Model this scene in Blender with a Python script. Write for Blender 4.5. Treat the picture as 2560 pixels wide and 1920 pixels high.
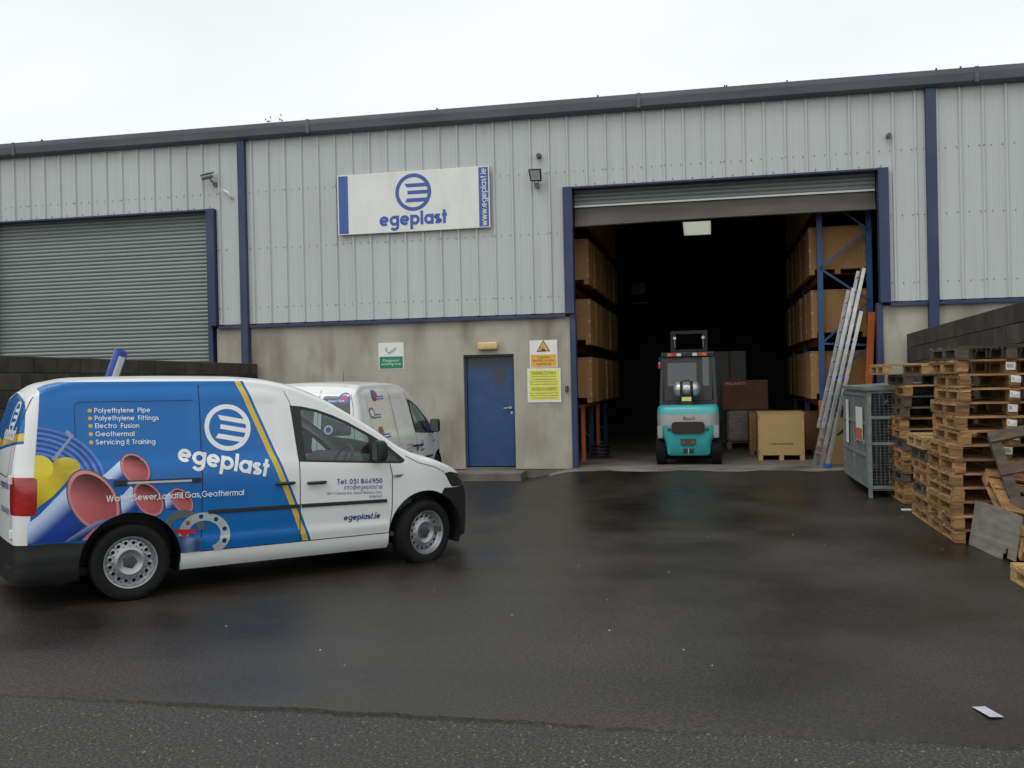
import bpy, bmesh, math, random
import numpy as np
from mathutils import Vector, Matrix
from mathutils.bvhtree import BVHTree
R = math.radians
random.seed(7)
scene = bpy.context.scene
for o in list(bpy.data.objects): bpy.data.objects.remove(o)
COL = scene.collection

# ------------------------------------------------------------------ camera
cd = bpy.data.cameras.new('camera'); cam = bpy.data.objects.new('camera', cd); COL.objects.link(cam)
PSI, PITCH, ROLL = R(-11.532), R(-0.248), R(-1.2334)
fw = Vector((math.sin(PSI)*math.cos(PITCH), math.cos(PSI)*math.cos(PITCH), math.sin(PITCH)))
rt = Vector((math.cos(PSI), -math.sin(PSI), 0)); up = rt.cross(fw)
r2 = rt*math.cos(ROLL) + up*math.sin(ROLL); u2 = up*math.cos(ROLL) - rt*math.sin(ROLL)
M = Matrix((r2, u2, -fw)).transposed().to_4x4(); M.translation = (0, -16.798, 1.7255)
cam.matrix_world = M
cd.sensor_width = 36; cd.lens = 2439.9/2560*36; cd.clip_end = 3000; cd.clip_start = 0.05
scene.camera = cam

# ------------------------------------------------------------------ world: overcast sky
SUN_EL, SUN_AZ = R(58), R(205)      # azimuth: clockwise from +Y
w = bpy.data.worlds.new('World'); scene.world = w; w.use_nodes = True
nt = w.node_tree; nt.nodes.clear()
N = nt.nodes.new; K = nt.links.new
out = N('ShaderNodeOutputWorld'); add = N('ShaderNodeAddShader')
sky = N('ShaderNodeTexSky'); sky.sky_type = 'NISHITA'; sky.sun_disc = False
sky.sun_elevation = SUN_EL; sky.sun_rotation = SUN_AZ; sky.dust_density = 4; sky.air_density = 1.0
hs = N('ShaderNodeHueSaturation'); hs.inputs['Saturation'].default_value = 0.25
b1 = N('ShaderNodeBackground'); b1.inputs['Strength'].default_value = 0.05
K(sky.outputs[0], hs.inputs['Color']); K(hs.outputs[0], b1.inputs['Color'])
tc = N('ShaderNodeTexCoord'); mp = N('ShaderNodeMapping'); mp.inputs['Scale'].default_value = (1.0, 1.0, 2.6)
nz = N('ShaderNodeTexNoise'); nz.inputs['Scale'].default_value = 1.6; nz.inputs['Detail'].default_value = 4
rp = N('ShaderNodeValToRGB')
rp.color_ramp.elements[0].position = 0.30; rp.color_ramp.elements[0].color = (0.78, 0.84, 0.86, 1)
rp.color_ramp.elements[1].position = 0.62; rp.color_ramp.elements[1].color = (0.97, 1.0, 0.99, 1)
b2 = N('ShaderNodeBackground'); b2.inputs['Strength'].default_value = 0.83
K(tc.outputs['Generated'], mp.inputs[0]); K(mp.outputs[0], nz.inputs['Vector']); K(nz.outputs['Fac'], rp.inputs[0]); K(rp.outputs[0], b2.inputs['Color'])
K(b1.outputs[0], add.inputs[0]); K(b2.outputs[0], add.inputs[1]); K(add.outputs[0], out.inputs[0])
sd = bpy.data.lights.new('sun', 'SUN'); sd.energy = 0.5; sd.angle = R(40); sd.color = (1, 0.98, 0.95)
sun = bpy.data.objects.new('sun', sd); COL.objects.link(sun)
sdir = Vector((math.sin(SUN_AZ)*math.cos(SUN_EL), math.cos(SUN_AZ)*math.cos(SUN_EL), math.sin(SUN_EL)))
sun.rotation_euler = sdir.to_track_quat('Z', 'Y').to_euler(); sun.location = (0, -20, 20)
scene.view_settings.view_transform = 'Standard'; scene.view_settings.look = 'None'
scene.view_settings.exposure = 0.0; scene.view_settings.gamma = 1
scene.render.engine = 'CYCLES'

# ------------------------------------------------------------------ materials
MATS = {}
def sr(r, g, b):            # sRGB 0..255 -> linear
    f = lambda c: (c/255/12.92) if c/255 <= 0.04045 else ((c/255+0.055)/1.055)**2.4
    return (f(r), f(g), f(b))
def mat(name, col, rough=0.5, metal=0.0, var=0.0, vs=8.0, stretch=(1, 1, 1), col2=None, bump=0.0, bs=60.0, coat=0.0,
        rand=0.0, spec=0.5, trans=0.0, emis=0.0, rvar=0.0, detail=5, lo=0.35, hi=0.68, dirt=None):
    """Principled surface: two tones mixed by stretched noise, per-object tone, fine bump."""
    m = bpy.data.materials.new(name); m.use_nodes = True; t = m.node_tree; b = t.nodes['Principled BSDF']
    n = t.nodes.new; k = t.links.new
    b.inputs['Base Color'].default_value = (*col, 1); b.inputs['Roughness'].default_value = rough; b.inputs['Metallic'].default_value = metal
    b.inputs['Specular IOR Level'].default_value = spec
    if coat: b.inputs['Coat Weight'].default_value = coat; b.inputs['Coat Roughness'].default_value = 0.06
    if trans: b.inputs['Transmission Weight'].default_value = trans
    if emis: b.inputs['Emission Color'].default_value = (*col, 1); b.inputs['Emission Strength'].default_value = emis
    cdn = n('ShaderNodeTexCoord'); mpn = n('ShaderNodeMapping'); mpn.inputs['Scale'].default_value = stretch
    k(cdn.outputs['Object'], mpn.inputs[0]); vec = mpn.outputs[0]
    if rand:
        oi = n('ShaderNodeObjectInfo'); cmb = n('ShaderNodeVectorMath'); cmb.operation = 'SCALE'; cmb.inputs['Scale'].default_value = 37.0
        vv = n('ShaderNodeCombineXYZ'); k(oi.outputs['Random'], vv.inputs[0]); k(oi.outputs['Random'], vv.inputs[1]); k(vv.outputs[0], cmb.inputs[0])
        ad = n('ShaderNodeVectorMath'); k(mpn.outputs[0], ad.inputs[0]); k(cmb.outputs[0], ad.inputs[1]); vec = ad.outputs[0]
    last = None
    if var or col2:
        tn = n('ShaderNodeTexNoise'); tn.inputs['Scale'].default_value = vs; tn.inputs['Detail'].default_value = detail; k(vec, tn.inputs['Vector'])
        cr = n('ShaderNodeValToRGB'); k(tn.outputs['Fac'], cr.inputs[0])
        c2 = col2 or tuple(c*(1-var) for c in col)
        cr.color_ramp.elements[0].position = lo; cr.color_ramp.elements[0].color = (*c2, 1)
        cr.color_ramp.elements[1].position = hi; cr.color_ramp.elements[1].color = (*col, 1)
        last = cr.outputs[0]
        if rvar:
            mr = n('ShaderNodeMapRange'); k(tn.outputs['Fac'], mr.inputs[0]); mr.inputs[1].default_value = lo; mr.inputs[2].default_value = hi
            mr.inputs[3].default_value = rough-rvar; mr.inputs[4].default_value = rough+rvar; k(mr.outputs[0], b.inputs['Roughness'])
    if dirt:            # second, larger stain layer (colour, scale, stretch, amount)
        dm = n('ShaderNodeMapping'); dm.inputs['Scale'].default_value = dirt[2]; k(cdn.outputs['Object'], dm.inputs[0])
        dn = n('ShaderNodeTexNoise'); dn.inputs['Scale'].default_value = dirt[1]; dn.inputs['Detail'].default_value = 6; k(dm.outputs[0], dn.inputs['Vector'])
        dr = n('ShaderNodeMapRange'); k(dn.outputs['Fac'], dr.inputs[0]); dr.inputs[1].default_value = 0.5; dr.inputs[2].default_value = 0.75
        dr.inputs[3].default_value = 0; dr.inputs[4].default_value = dirt[3]
        mx = n('ShaderNodeMix'); mx.data_type = 'RGBA'; k(dr.outputs[0], mx.inputs[0])
        if last: k(last, mx.inputs[6])
        else: mx.inputs[6].default_value = (*col, 1)
        mx.inputs[7].default_value = (*dirt[0], 1); last = mx.outputs[2]
    if rand:
        hsv = n('ShaderNodeHueSaturation'); mr2 = n('ShaderNodeMapRange'); k(oi.outputs['Random'], mr2.inputs[0])
        mr2.inputs[3].default_value = 1-rand; mr2.inputs[4].default_value = 1+rand*0.8; k(mr2.outputs[0], hsv.inputs['Value'])
        if last: k(last, hsv.inputs['Color'])
        else: hsv.inputs['Color'].default_value = (*col, 1)
        last = hsv.outputs[0]
    if last: k(last, b.inputs['Base Color'])
    if bump:
        bn = n('ShaderNodeTexNoise'); bn.inputs['Scale'].default_value = bs; bn.inputs['Detail'].default_value = 4; k(vec, bn.inputs['Vector'])
        bm_ = n('ShaderNodeBump'); bm_.inputs['Strength'].default_value = bump; bm_.inputs['Distance'].default_value = 0.01
        k(bn.outputs['Fac'], bm_.inputs['Height']); k(bm_.outputs[0], b.inputs['Normal'])
    MATS[name] = m; return m

# ------------------------------------------------------------------ mesh helpers
class MB:
    """collects geometry for ONE mesh object"""
    def __init__(s): s.v = []; s.f = []
    def add(s, vs, fs):
        o = len(s.v); s.v += [tuple(x) for x in vs]; s.f += [tuple(i+o for i in f) for f in fs]; return s
    def box(s, x0, x1, y0, y1, z0, z1):
        return s.add([(x0,y0,z0),(x1,y0,z0),(x1,y1,z0),(x0,y1,z0),(x0,y0,z1),(x1,y0,z1),(x1,y1,z1),(x0,y1,z1)],
                     [(0,3,2,1),(4,5,6,7),(0,1,5,4),(1,2,6,5),(2,3,7,6),(3,0,4,7)])
    def bar(s, a, b, w, h, upv=(0,0,1)):
        """rectangular bar from a to b: w across, h along upv"""
        a = Vector(a); b = Vector(b); d = (b-a).normalized(); u = Vector(upv); sx = d.cross(u)
        if sx.length < 1e-4: sx = d.cross(Vector((1,0,0)))
        sx.normalize(); u = sx.cross(d)
        vs = [p + sx*i*w/2 + u*j*h/2 for p in (a, b) for i, j in ((-1,-1),(1,-1),(1,1),(-1,1))]
        return s.add(vs, [(3,2,1,0),(4,5,6,7),(0,1,5,4),(1,2,6,5),(2,3,7,6),(3,0,4,7)])
    def tube(s, path, r, n=10, closed=False, caps=True):
        P = [Vector(q) for q in path]; m = len(P); vs = []; fs = []
        rr = r if isinstance(r, (list, tuple)) else [r]*m
        ref = None
        for i, q in enumerate(P):
            a = P[(i-1) % m] if (closed or i > 0) else q; b = P[(i+1) % m] if (closed or i < m-1) else q
            d = (b-a).normalized()
            if ref is None: ref = Vector((0,0,1)) if abs(d.z) < .9 else Vector((1,0,0))
            x = d.cross(ref).normalized(); y = x.cross(d); ref = y
            vs += [q + (x*math.cos(2*math.pi*k/n) + y*math.sin(2*math.pi*k/n))*rr[i] for k in range(n)]
        for i in range(m if closed else m-1):
            j = (i+1) % m
            fs += [(i*n+k, i*n+(k+1) % n, j*n+(k+1) % n, j*n+k) for k in range(n)]
        if caps and not closed: fs += [tuple(range(n))[::-1], tuple((m-1)*n+k for k in range(n))]
        return s.add(vs, fs)
    def cyl(s, a, b, r, n=16): return s.tube([a, b], r, n)
    def lathe(s, prof, c=(0,0,0), axis='Z', n=24, close=False):
        """prof = [(radius, height)...] about an axis through c"""
        vs = []; fs = []; m = len(prof)
        for r, h in prof:
            for k in range(n):
                a = 2*math.pi*k/n; x, y = r*math.cos(a), r*math.sin(a)
                q = {'Z': (x, y, h), 'Y': (x, h, y), 'X': (h, x, y)}[axis]
                vs.append((q[0]+c[0], q[1]+c[1], q[2]+c[2]))
        for i in range(m-1): fs += [(i*n+k, i*n+(k+1) % n, (i+1)*n+(k+1) % n, (i+1)*n+k) for k in range(n)]
        if close: fs += [tuple(range(n))[::-1], tuple((m-1)*n+k for k in range(n))]
        return s.add(vs, fs)
    def prism(s, poly, h0, h1, axis='Y'):
        """poly of (a,b) extruded between h0 and h1 on axis: Y -> (a,h,b), X -> (h,a,b), Z -> (a,b,h)"""
        f = {'Y': lambda a, b, h: (a, h, b), 'X': lambda a, b, h: (h, a, b), 'Z': lambda a, b, h: (a, b, h)}[axis]
        n = len(poly); vs = [f(a, b, h) for h in (h0, h1) for a, b in poly]
        return s.add(vs, [tuple(range(n))[::-1], tuple(range(n, 2*n))] + [(i, (i+1) % n, n+(i+1) % n, n+i) for i in range(n)])
    def mesh(s, name, m=None, smooth=False, bevel=0.0, seg=2):
        me = bpy.data.meshes.new(name); me.from_pydata(s.v, [], s.f)
        bm = bmesh.new(); bm.from_mesh(me)
        bmesh.ops.recalc_face_normals(bm, faces=bm.faces)
        if bevel:
            es = [e for e in bm.edges if len(e.link_faces) == 2 and e.calc_face_angle(0) > R(35)]
            bmesh.ops.bevel(bm, geom=es, offset=bevel, segments=seg, affect='EDGES', profile=0.5, clamp_overlap=True)
        finish(bm, me, smooth)
        if m: me.materials.append(MATS[m])
        return me
    def build(s, name, m=None, parent=None, smooth=False, bevel=0.0, seg=2):
        return link(name, s.mesh(name, m, smooth, bevel, seg), parent)
def finish(bm, me, smooth=True, ang=38):
    if smooth:
        for f in bm.faces: f.smooth = True
        for e in bm.edges:
            e.smooth = not (len(e.link_faces) == 2 and e.calc_face_angle(0) > R(ang))
    bm.to_mesh(me); bm.free()
def link(name, me, parent=None, loc=None, rot=None):
    o = bpy.data.objects.new(name, me); COL.objects.link(o)
    if parent: o.parent = parent
    if loc: o.location = loc
    if rot: o.rotation_euler = rot
    return o
def thing(name, label, cat, loc=(0,0,0), rz=0.0, group=None):
    o = bpy.data.objects.new(name, None); COL.objects.link(o); o.empty_display_size = 0.2
    o.location = loc; o.rotation_euler = (0, 0, rz); o['label'] = label; o['category'] = cat
    if group: o['group'] = group
    return o
def tag(o, label, cat, group=None):
    o['label'] = label; o['category'] = cat
    if group: o['group'] = group
    return o
def copy_tree(o, parent=None):
    c = o.copy(); COL.objects.link(c); c.parent = parent
    for ch in o.children: copy_tree(ch, c)
    return c
def B(name, m, parent, *dims, bevel=0.0): return MB().box(*dims).build(name, m, parent, bevel=bevel)

def textmesh(body, m, width=None, height=None, bold=0.0, align='CENTER', spacing=1.0):
    """built-in font lettering as a flat mesh in XY, scaled to width/height"""
    cu = bpy.data.curves.new('lettering', 'FONT'); cu.body = body; cu.align_x = align; cu.offset = bold; cu.space_character = spacing; cu.resolution_u = 3
    ob = bpy.data.objects.new('lettering', cu); COL.objects.link(ob)
    me = bpy.data.meshes.new_from_object(ob.evaluated_get(bpy.context.evaluated_depsgraph_get()))
    bpy.data.objects.remove(ob); bpy.data.curves.remove(cu)
    co = np.array([v.co[:] for v in me.vertices]); lo, hi = co.min(0), co.max(0)
    sx = (width/(hi[0]-lo[0])) if width else None; sy = (height/(hi[1]-lo[1])) if height else None
    sx = sx or sy; sy = sy or sx
    for v in me.vertices: v.co = ((v.co.x-(lo[0]+hi[0])/2)*sx, (v.co.y-(lo[1]+hi[1])/2)*sy, 0)
    me.materials.clear(); me.materials.append(MATS[m]); return me
def facade_text(body, m, x, y, z, parent, width=None, height=None, name='lettering', rotz=0.0, **k):
    """lettering standing upright and facing -Y, centred on x,z"""
    o = link(name, textmesh(body, m, width, height, **k), parent)
    o.matrix_local = Matrix.Translation((x, y, z)) @ Matrix.Rotation(R(90), 4, 'X') @ Matrix.Rotation(rotz, 4, 'Z')
    return o

# stroke lettering (geometric sans): centre lines in units of cap height
def arc(cx, cy, r, a0, a1, n=None, ry=None):
    n = n or max(4, int(abs(a1-a0)/15)); ry = ry or r
    return [(cx+r*math.cos(R(a0+(a1-a0)*i/n)), cy+ry*math.sin(R(a0+(a1-a0)*i/n))) for i in range(n+1)]
def glyph(c, t):
    X = 0.74; r = X/2-t/2; m = X/2; h = t/2; e = X-h        # x height, centre-line radius
    full = arc(m, m, r, 0, 360); L = lambda *p: list(p)
    A = 1.0-h
    if c in 'oO0':
        if c == 'o': return [full], X
        if c == 'O': return [arc(.52, .5, .5-h, 0, 360)], 1.04
        return [arc(.32, .5, .32-h, 0, 360, ry=.5-h)], .64
    n = (X-.16)/2-h
    G = {
     'a': ([full, L((e,0),(e,X))], X), 'd': ([full, L((e,0),(e,1))], X), 'b': ([full, L((h,0),(h,1))], X), 'p': ([full, L((h,-.3),(h,X))], X),
     'q': ([full, L((e,-.3),(e,X))], X), 'g': ([full, L((e,X),(e,-.02))+arc(m,-.02,r,0,-150,12,ry=.24)[1:]], X),
     'e': ([arc(m,m,r,0,318,22), L((t*.4,m),(X-t*.4,m))], X), 'c': ([arc(m,m,r,48,312)], X*.9), 's': ([arc(.26,X-.2-h*.2,.19,35,270,10,ry=.2-h*.9)+arc(.26,.2+h*.2,.21,90,-145,10,ry=.2-h*.9)], .52),
     'n': ([L((h,0),(h,X)), arc(h+n,X-h-n,n,180,0)+[(h+2*n,0)]], 2*n+t), 'h': ([L((h,0),(h,1)), arc(h+n,X-h-n,n,180,0)+[(h+2*n,0)]], 2*n+t),
     'm': ([L((h,0),(h,X)), arc(h+.2,X-h-.2,.2,180,0)+[(h+.4,0)], arc(h+.6,X-h-.2,.2,180,0)+[(h+.8,0)]], .8+t),
     'u': ([L((h,X),(h,h+n))+arc(h+n,h+n,n,180,360)[1:], L((h+2*n,0),(h+2*n,X))], 2*n+t), 'r': ([L((h,0),(h,X)), arc(h+.26,X-h-.26,.26,180,80)], .36),
     'i': ([L((h,0),(h,X)), L((h,.87),(h,.87+t*1.05))], t), 'l': ([L((h,0),(h,1))], t), 'j': ([L((h,-.3),(h,X)), L((h,.87),(h,.87+t))], t),
     't': ([L((.18,0),(.18,1)), L((.0,X-h),(.38,X-h))], .38), 'f': ([L((.14,0),(.14,.82))+arc(.3,.82,.16,180,90)[1:], L((0,X-h),(.32,X-h))], .32),
     'v': ([L((h*.8,X),(.3,0)), L((.3,0),(.6-h*.8,X))], .6), 'w': ([L((h*.8,X),(.25,0)), L((.25,0),(.45,X)), L((.45,X),(.65,0)), L((.65,0),(.9-h*.8,X))], .9),
     'y': ([L((h,X),(.33,.02)), L((.62-h,X),(.18,-.3))], .62), 'x': ([L((h,0),(.55-h,X)), L((h,X),(.55-h,0))], .55), 'k': ([L((h,0),(h,1)), L((h,.3),(.5,X)), L((.2,.42),(.54,0))], .55), 'z': ([L((0,X-h),(.48,X-h),(.05,h),(.5,h))], .5),
     'P': ([L((h,0),(h,1)), L((h,A),(.36,A))+arc(.36,A-.23,.23,90,-90)[1:]+[(h,A-.46)]], .62), 'E': ([L((h,0),(h,1)), L((h,A),(.5,A)), L((h,.5),(.48,.5)), L((h,h),(.5,h))], .52),
     'F': ([L((h,0),(h,1)), L((h,A),(.48,A)), L((h,.5),(.46,.5))], .5), 'L': ([L((h,0),(h,1)), L((h,h),(.46,h))], .47), 'T': ([L((.26,0),(.26,1)), L((0,A),(.52,A))], .52),
     'G': ([arc(.5,.5,.5-h,45,360)+[(.55,.5)]], 1.0), 'C': ([arc(.5,.5,.5-h,45,315)], .92), 'S': ([arc(.3,.745,.24,30,270,10,ry=.25-h)+arc(.3,.265,.26,90,-150,10,ry=.26-h)], .6),
     'W': ([L((h,1),(.32,0)), L((.32,0),(.58,1)), L((.58,1),(.84,0)), L((.84,0),(1.16-h,1))], 1.16), 'U': ([L((h,1),(h,.3))+arc(.32,.3,.32-h,180,360)[1:]+[(.64-h,1)]], .64),
     'A': ([L((h,0),(.4,1)), L((.4,1),(.8-h,0)), L((.2,.32),(.6,.32))], .8), 'B': ([L((h,0),(h,1)), L((h,A),(.32,A))+arc(.32,A-.21,.21,90,-90)[1:]+[(h,A-.42)], L((h,.5),(.36,.5))+arc(.34,h+.24,.24,90,-90)[1:]+[(h,h)]], .6),
     '1': ([L((.05,.82),(.2,.96),(.2,0))], .3), '4': ([L((.5,0),(.5,1),(.06,.26),(.64,.26))], .66), '5': ([L((.52,A),(.18,A),(.13,.56))+arc(.28,.34,.28,125,-150,14,ry=.3)[1:]], .6),
     '8': ([arc(.3,.74,.22,0,360,ry=.26-h), arc(.3,.27,.27,0,360,ry=.27-h)], .6), '9': ([arc(.3,.68,.3-h,0,360,ry=.32-h), L((.58,.62),(.3,0))], .6),
     ',': ([L((.1,.1),(.02,-.14))], .14), '.': ([L((h,0),(h,t*1.1))], t), ':': ([L((h,0),(h,t*1.1)), L((h,.5),(h,.5+t*1.1))], t), '-': ([L((0,.35),(.3,.35))], .3),
     '&': ([arc(.28,.76,.17,0,360), arc(.28,.27,.25,20,300,14,ry=.26)+[(.6,.02)]], .66), '@': ([arc(.5,.42,.22,0,360), L((.72,.64),(.72,.3))+arc(.5,.42,.45,-10,300,24)[0:]], 1.0),
    }
    return G.get(c, ([], .3))
def strokes(text, t=0.12, gap=0.12, space=0.34, slant=0.0):
    """-> list of quads strips [[(l,r),...],...] and total width, cap height = 1"""
    x = 0; outl = []
    for ch in text:
        if ch == ' ': x += space; continue
        ls, adv = glyph(ch, t)
        for q in ls:
            pts = [Vector((a+x+slant*b, b)) for a, b in q]; n = len(pts); closed = (pts[0]-pts[-1]).length < 1e-4; st = []
            if n == 2: pts = [pts[0].lerp(pts[1], k/4) for k in range(5)]; n = 5
            for i in range(n):
                a = pts[i-1] if i > 0 else (pts[-2] if closed else pts[i]); b = pts[i+1] if i < n-1 else (pts[1] if closed else pts[i])
                d0 = (pts[i]-a); d1 = (b-pts[i]); d0 = d0.normalized() if d0.length > 1e-6 else d1.normalized(); d1 = d1.normalized() if d1.length > 1e-6 else d0
                nn = Vector((-(d0+d1).y, (d0+d1).x)); nn = nn.normalized() if nn.length > 1e-4 else Vector((-d0.y, d0.x))
                s_ = t/2/max(.55, nn.dot(Vector((-d0.y, d0.x))))
                st.append((pts[i]+nn*s_, pts[i]-nn*s_))
            outl.append(st)
        x += adv+gap
    return outl, x-gap
def logo_strips():
    """ring with three swept bars, outer radius 1"""
    ring = [((math.cos(a), math.sin(a)), (.80*math.cos(a), .80*math.sin(a))) for a in [2*math.pi*i/64 for i in range(65)]]
    o = [ring]
    for (l0, l1, y0, y1, r0, r1) in ((-.48, -.36, .47, .27, .74, .83), (-.32, -.32, .09, -.11, .86, .86), (-.36, -.46, -.32, -.53, .83, .72)):
        o.append([((l0+(r0-l0)*k/8, y0), (l1+(r1-l1)*k/8, y1)) for k in range(9)])
    return o
def flat_strips(strips, place, step=0.00015):
    """strips -> MB through place(u,v,layer)"""
    mb = MB()
    for i, st in enumerate(strips):
        vs = [];
        for l, r in st: vs += [place(l[0], l[1], i*step), place(r[0], r[1], i*step)]
        mb.add(vs, [(2*k, 2*k+1, 2*k+3, 2*k+2) for k in range(len(st)-1)])
    return mb
# ------------------------------------------------------------------ material list
mat('asphalt', (0.046, 0.039, 0.031), 0.42, col2=(0.020, 0.017, 0.0138), vs=0.55, detail=7, bump=0.3, bs=150, rvar=0.16, lo=.36, hi=.66, dirt=((0.058, 0.052, 0.043), 0.35, (1, 2.2, 1), .5))
mat('road', (0.070, 0.067, 0.056), 0.72, col2=(0.030, 0.030, 0.029), vs=55, detail=3, bump=1.0, bs=70, lo=.40, hi=.58, dirt=((0.045, 0.044, 0.042), 1.2, (1, 1, 1), .6))
mat('grit', (0.20, 0.185, 0.15), 0.8, col2=(0.035, 0.033, 0.03), vs=28, lo=.42, hi=.68)
mat('concrete', (0.235, 0.22, 0.19), 0.75, col2=(0.13, 0.118, 0.10), vs=1.7, bump=.15, bs=60, detail=8, dirt=((0.06, 0.052, 0.042), 1.1, (1, 2, 1), .9))
mat('floor', (0.20, 0.185, 0.165), 0.6, col2=(0.12, 0.11, 0.10), vs=1.2, bump=.08, dirt=((0.06, 0.055, 0.05), .8, (1, 2, 1), .7))
mat('render', (0.45, 0.422, 0.355), 0.9, col2=(0.33, 0.302, 0.245), vs=1.5, stretch=(1, 1, .7), bump=.25, bs=45, detail=8, lo=.3, hi=.65, dirt=((0.20, 0.165, 0.115), 1.35, (1.5, 2, .5), .85))
mat('cladding', (0.515, 0.545, 0.538), 0.42, col2=(0.475, 0.503, 0.493), vs=.5, stretch=(1, 1, .35), bump=.02, bs=8, dirt=((0.36, 0.375, 0.355), 1.6, (4, 1, .22), .35))
mat('blue_trim', (0.027, 0.042, 0.104), 0.5, var=.2, vs=2.5, stretch=(2, 1, .5), dirt=((0.075, 0.085, 0.13), 1.5, (1, 1, .6), .5))
mat('gutter', (0.112, 0.117, 0.146), 0.55, var=.3, vs=2, stretch=(.4, 1, 3), dirt=((0.14, 0.145, 0.165), 1.2, (.5, 1, 2), .6))
mat('blue_door', (0.026, 0.078, 0.205), 0.5, var=.22, vs=5, dirt=((0.070, 0.066, 0.064), .9, (1.3, 1, .6), .25))
def door_soot():
    t = MATS['blue_door'].node_tree; n = t.nodes.new; k = t.links.new; b = t.nodes['Principled BSDF']; src = b.inputs['Base Color'].links[0].from_socket
    tcn = n('ShaderNodeTexCoord'); sp = n('ShaderNodeSeparateXYZ'); k(tcn.outputs['Object'], sp.inputs[0]); tn = n('ShaderNodeTexNoise'); tn.inputs['Scale'].default_value = 5; tn.inputs['Detail'].default_value = 8; k(tcn.outputs['Object'], tn.inputs['Vector'])
    def mt_(op, a_, b_, c_=None):
        q = n('ShaderNodeMath'); q.operation = op
        for i, v in enumerate((a_, b_, c_)):
            if v is None: continue
            if isinstance(v, (int, float)): q.inputs[i].default_value = v
            else: k(v, q.inputs[i])
        return q.outputs[0]
    nz_ = mt_('MULTIPLY_ADD', tn.outputs['Fac'], 3.4, -1.7)
    top = mt_('ADD', mt_('MULTIPLY_ADD', sp.outputs[2], 7.0, -7.0*1.88), nz_)
    dx = mt_('MULTIPLY', mt_('ABSOLUTE', mt_('ADD', sp.outputs[0], 3.66), None), -6.5)
    drip = mt_('ADD', mt_('ADD', mt_('MULTIPLY_ADD', sp.outputs[2], 2.6, -2.6*1.45), dx), nz_)
    msk = mt_('MAXIMUM', top, drip); cl_ = n('ShaderNodeClamp'); k(msk, cl_.inputs[0])
    mx = n('ShaderNodeMix'); mx.data_type = 'RGBA'; k(mt_('MULTIPLY', cl_.outputs[0], .85), mx.inputs[0]); k(src, mx.inputs[6]); mx.inputs[7].default_value = (.055, .050, .048, 1); k(mx.outputs[2], b.inputs['Base Color'])
door_soot()
mat('shutter', (0.25, 0.285, 0.27), 0.5, metal=.2, var=.15, vs=.8, stretch=(.5, 1, 1), rand=.07)
mat('shutter_dark', (0.095, 0.088, 0.072), 0.55, metal=.2, var=.35, vs=3, stretch=(.4, 1, 2))
mat('galv', (0.29, 0.32, 0.31), 0.55, metal=.35, var=.35, vs=9)
mat('alu', (0.62, 0.63, 0.63), 0.38, metal=.8, var=.2, vs=8)
mat('steel', (0.55, 0.55, 0.54), 0.3, metal=.9)
mat('block', (0.064, 0.056, 0.043), 0.95, col2=(0.031, 0.028, 0.022), vs=3.0, bump=.5, bs=40, rand=.25, dirt=((0.018, 0.017, 0.014), 1.8, (1, 1, .5), .7))
mat('mortar', (0.06, 0.057, 0.05), 0.95, var=.3, vs=6)
mat('white_panel', (0.80, 0.80, 0.77), 0.4, var=.07, vs=3, dirt=((0.60, 0.585, 0.50), 1.6, (2.2, 1, .6), .5))
mat('sign_blue', (0.050, 0.105, 0.36), 0.4)
mat('sign_green', (0.015, 0.22, 0.10), 0.4)
mat('sign_orange', (0.75, 0.40, 0.06), 0.5)
mat('sign_yellow', (0.78, 0.78, 0.13), 0.5, var=.1, vs=4)
mat('sign_ink', (0.045, 0.040, 0.025), 0.6)
mat('sign_white', (0.80, 0.80, 0.78), 0.45, var=.08, vs=6)
mat('lamp_shell', (0.72, 0.50, 0.20), 0.4, var=.15, vs=9)
mat('black', (0.018, 0.018, 0.019), 0.5, var=.2, vs=12)
mat('dark_grey', (0.055, 0.057, 0.060), 0.5, var=.2, vs=10)
mat('mid_grey', (0.16, 0.165, 0.16), 0.5, var=.2, vs=10)
mat('lens', (0.30, 0.33, 0.33), 0.15)
mat('roof_in', (0.10, 0.105, 0.11), 0.8)
mat('wall_in', (0.13, 0.13, 0.125), 0.85, var=.2, vs=1)
mat('steel_frame', (0.10, 0.06, 0.05), 0.6)

def speckle(name, scale, amt, lo=.45, hi=.75, bumps=0):
    t = MATS[name].node_tree; n = t.nodes.new; k = t.links.new; b = t.nodes['Principled BSDF']; src = b.inputs['Base Color'].links[0].from_socket
    tcn = n('ShaderNodeTexCoord'); tn = n('ShaderNodeTexNoise'); tn.inputs['Scale'].default_value = scale; tn.inputs['Detail'].default_value = 6; tn.inputs['Roughness'].default_value = .75; k(tcn.outputs['Object'], tn.inputs['Vector'])
    mr = n('ShaderNodeMapRange'); k(tn.outputs['Fac'], mr.inputs[0]); mr.inputs[1].default_value = lo; mr.inputs[2].default_value = hi; mr.inputs[3].default_value = 1-amt*.6; mr.inputs[4].default_value = 1+amt
    hsv = n('ShaderNodeHueSaturation'); k(src, hsv.inputs['Color']); k(mr.outputs[0], hsv.inputs['Value']); k(hsv.outputs[0], b.inputs['Base Color'])
speckle('asphalt', 45, .9); speckle('road', 60, 1.0)
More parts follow.
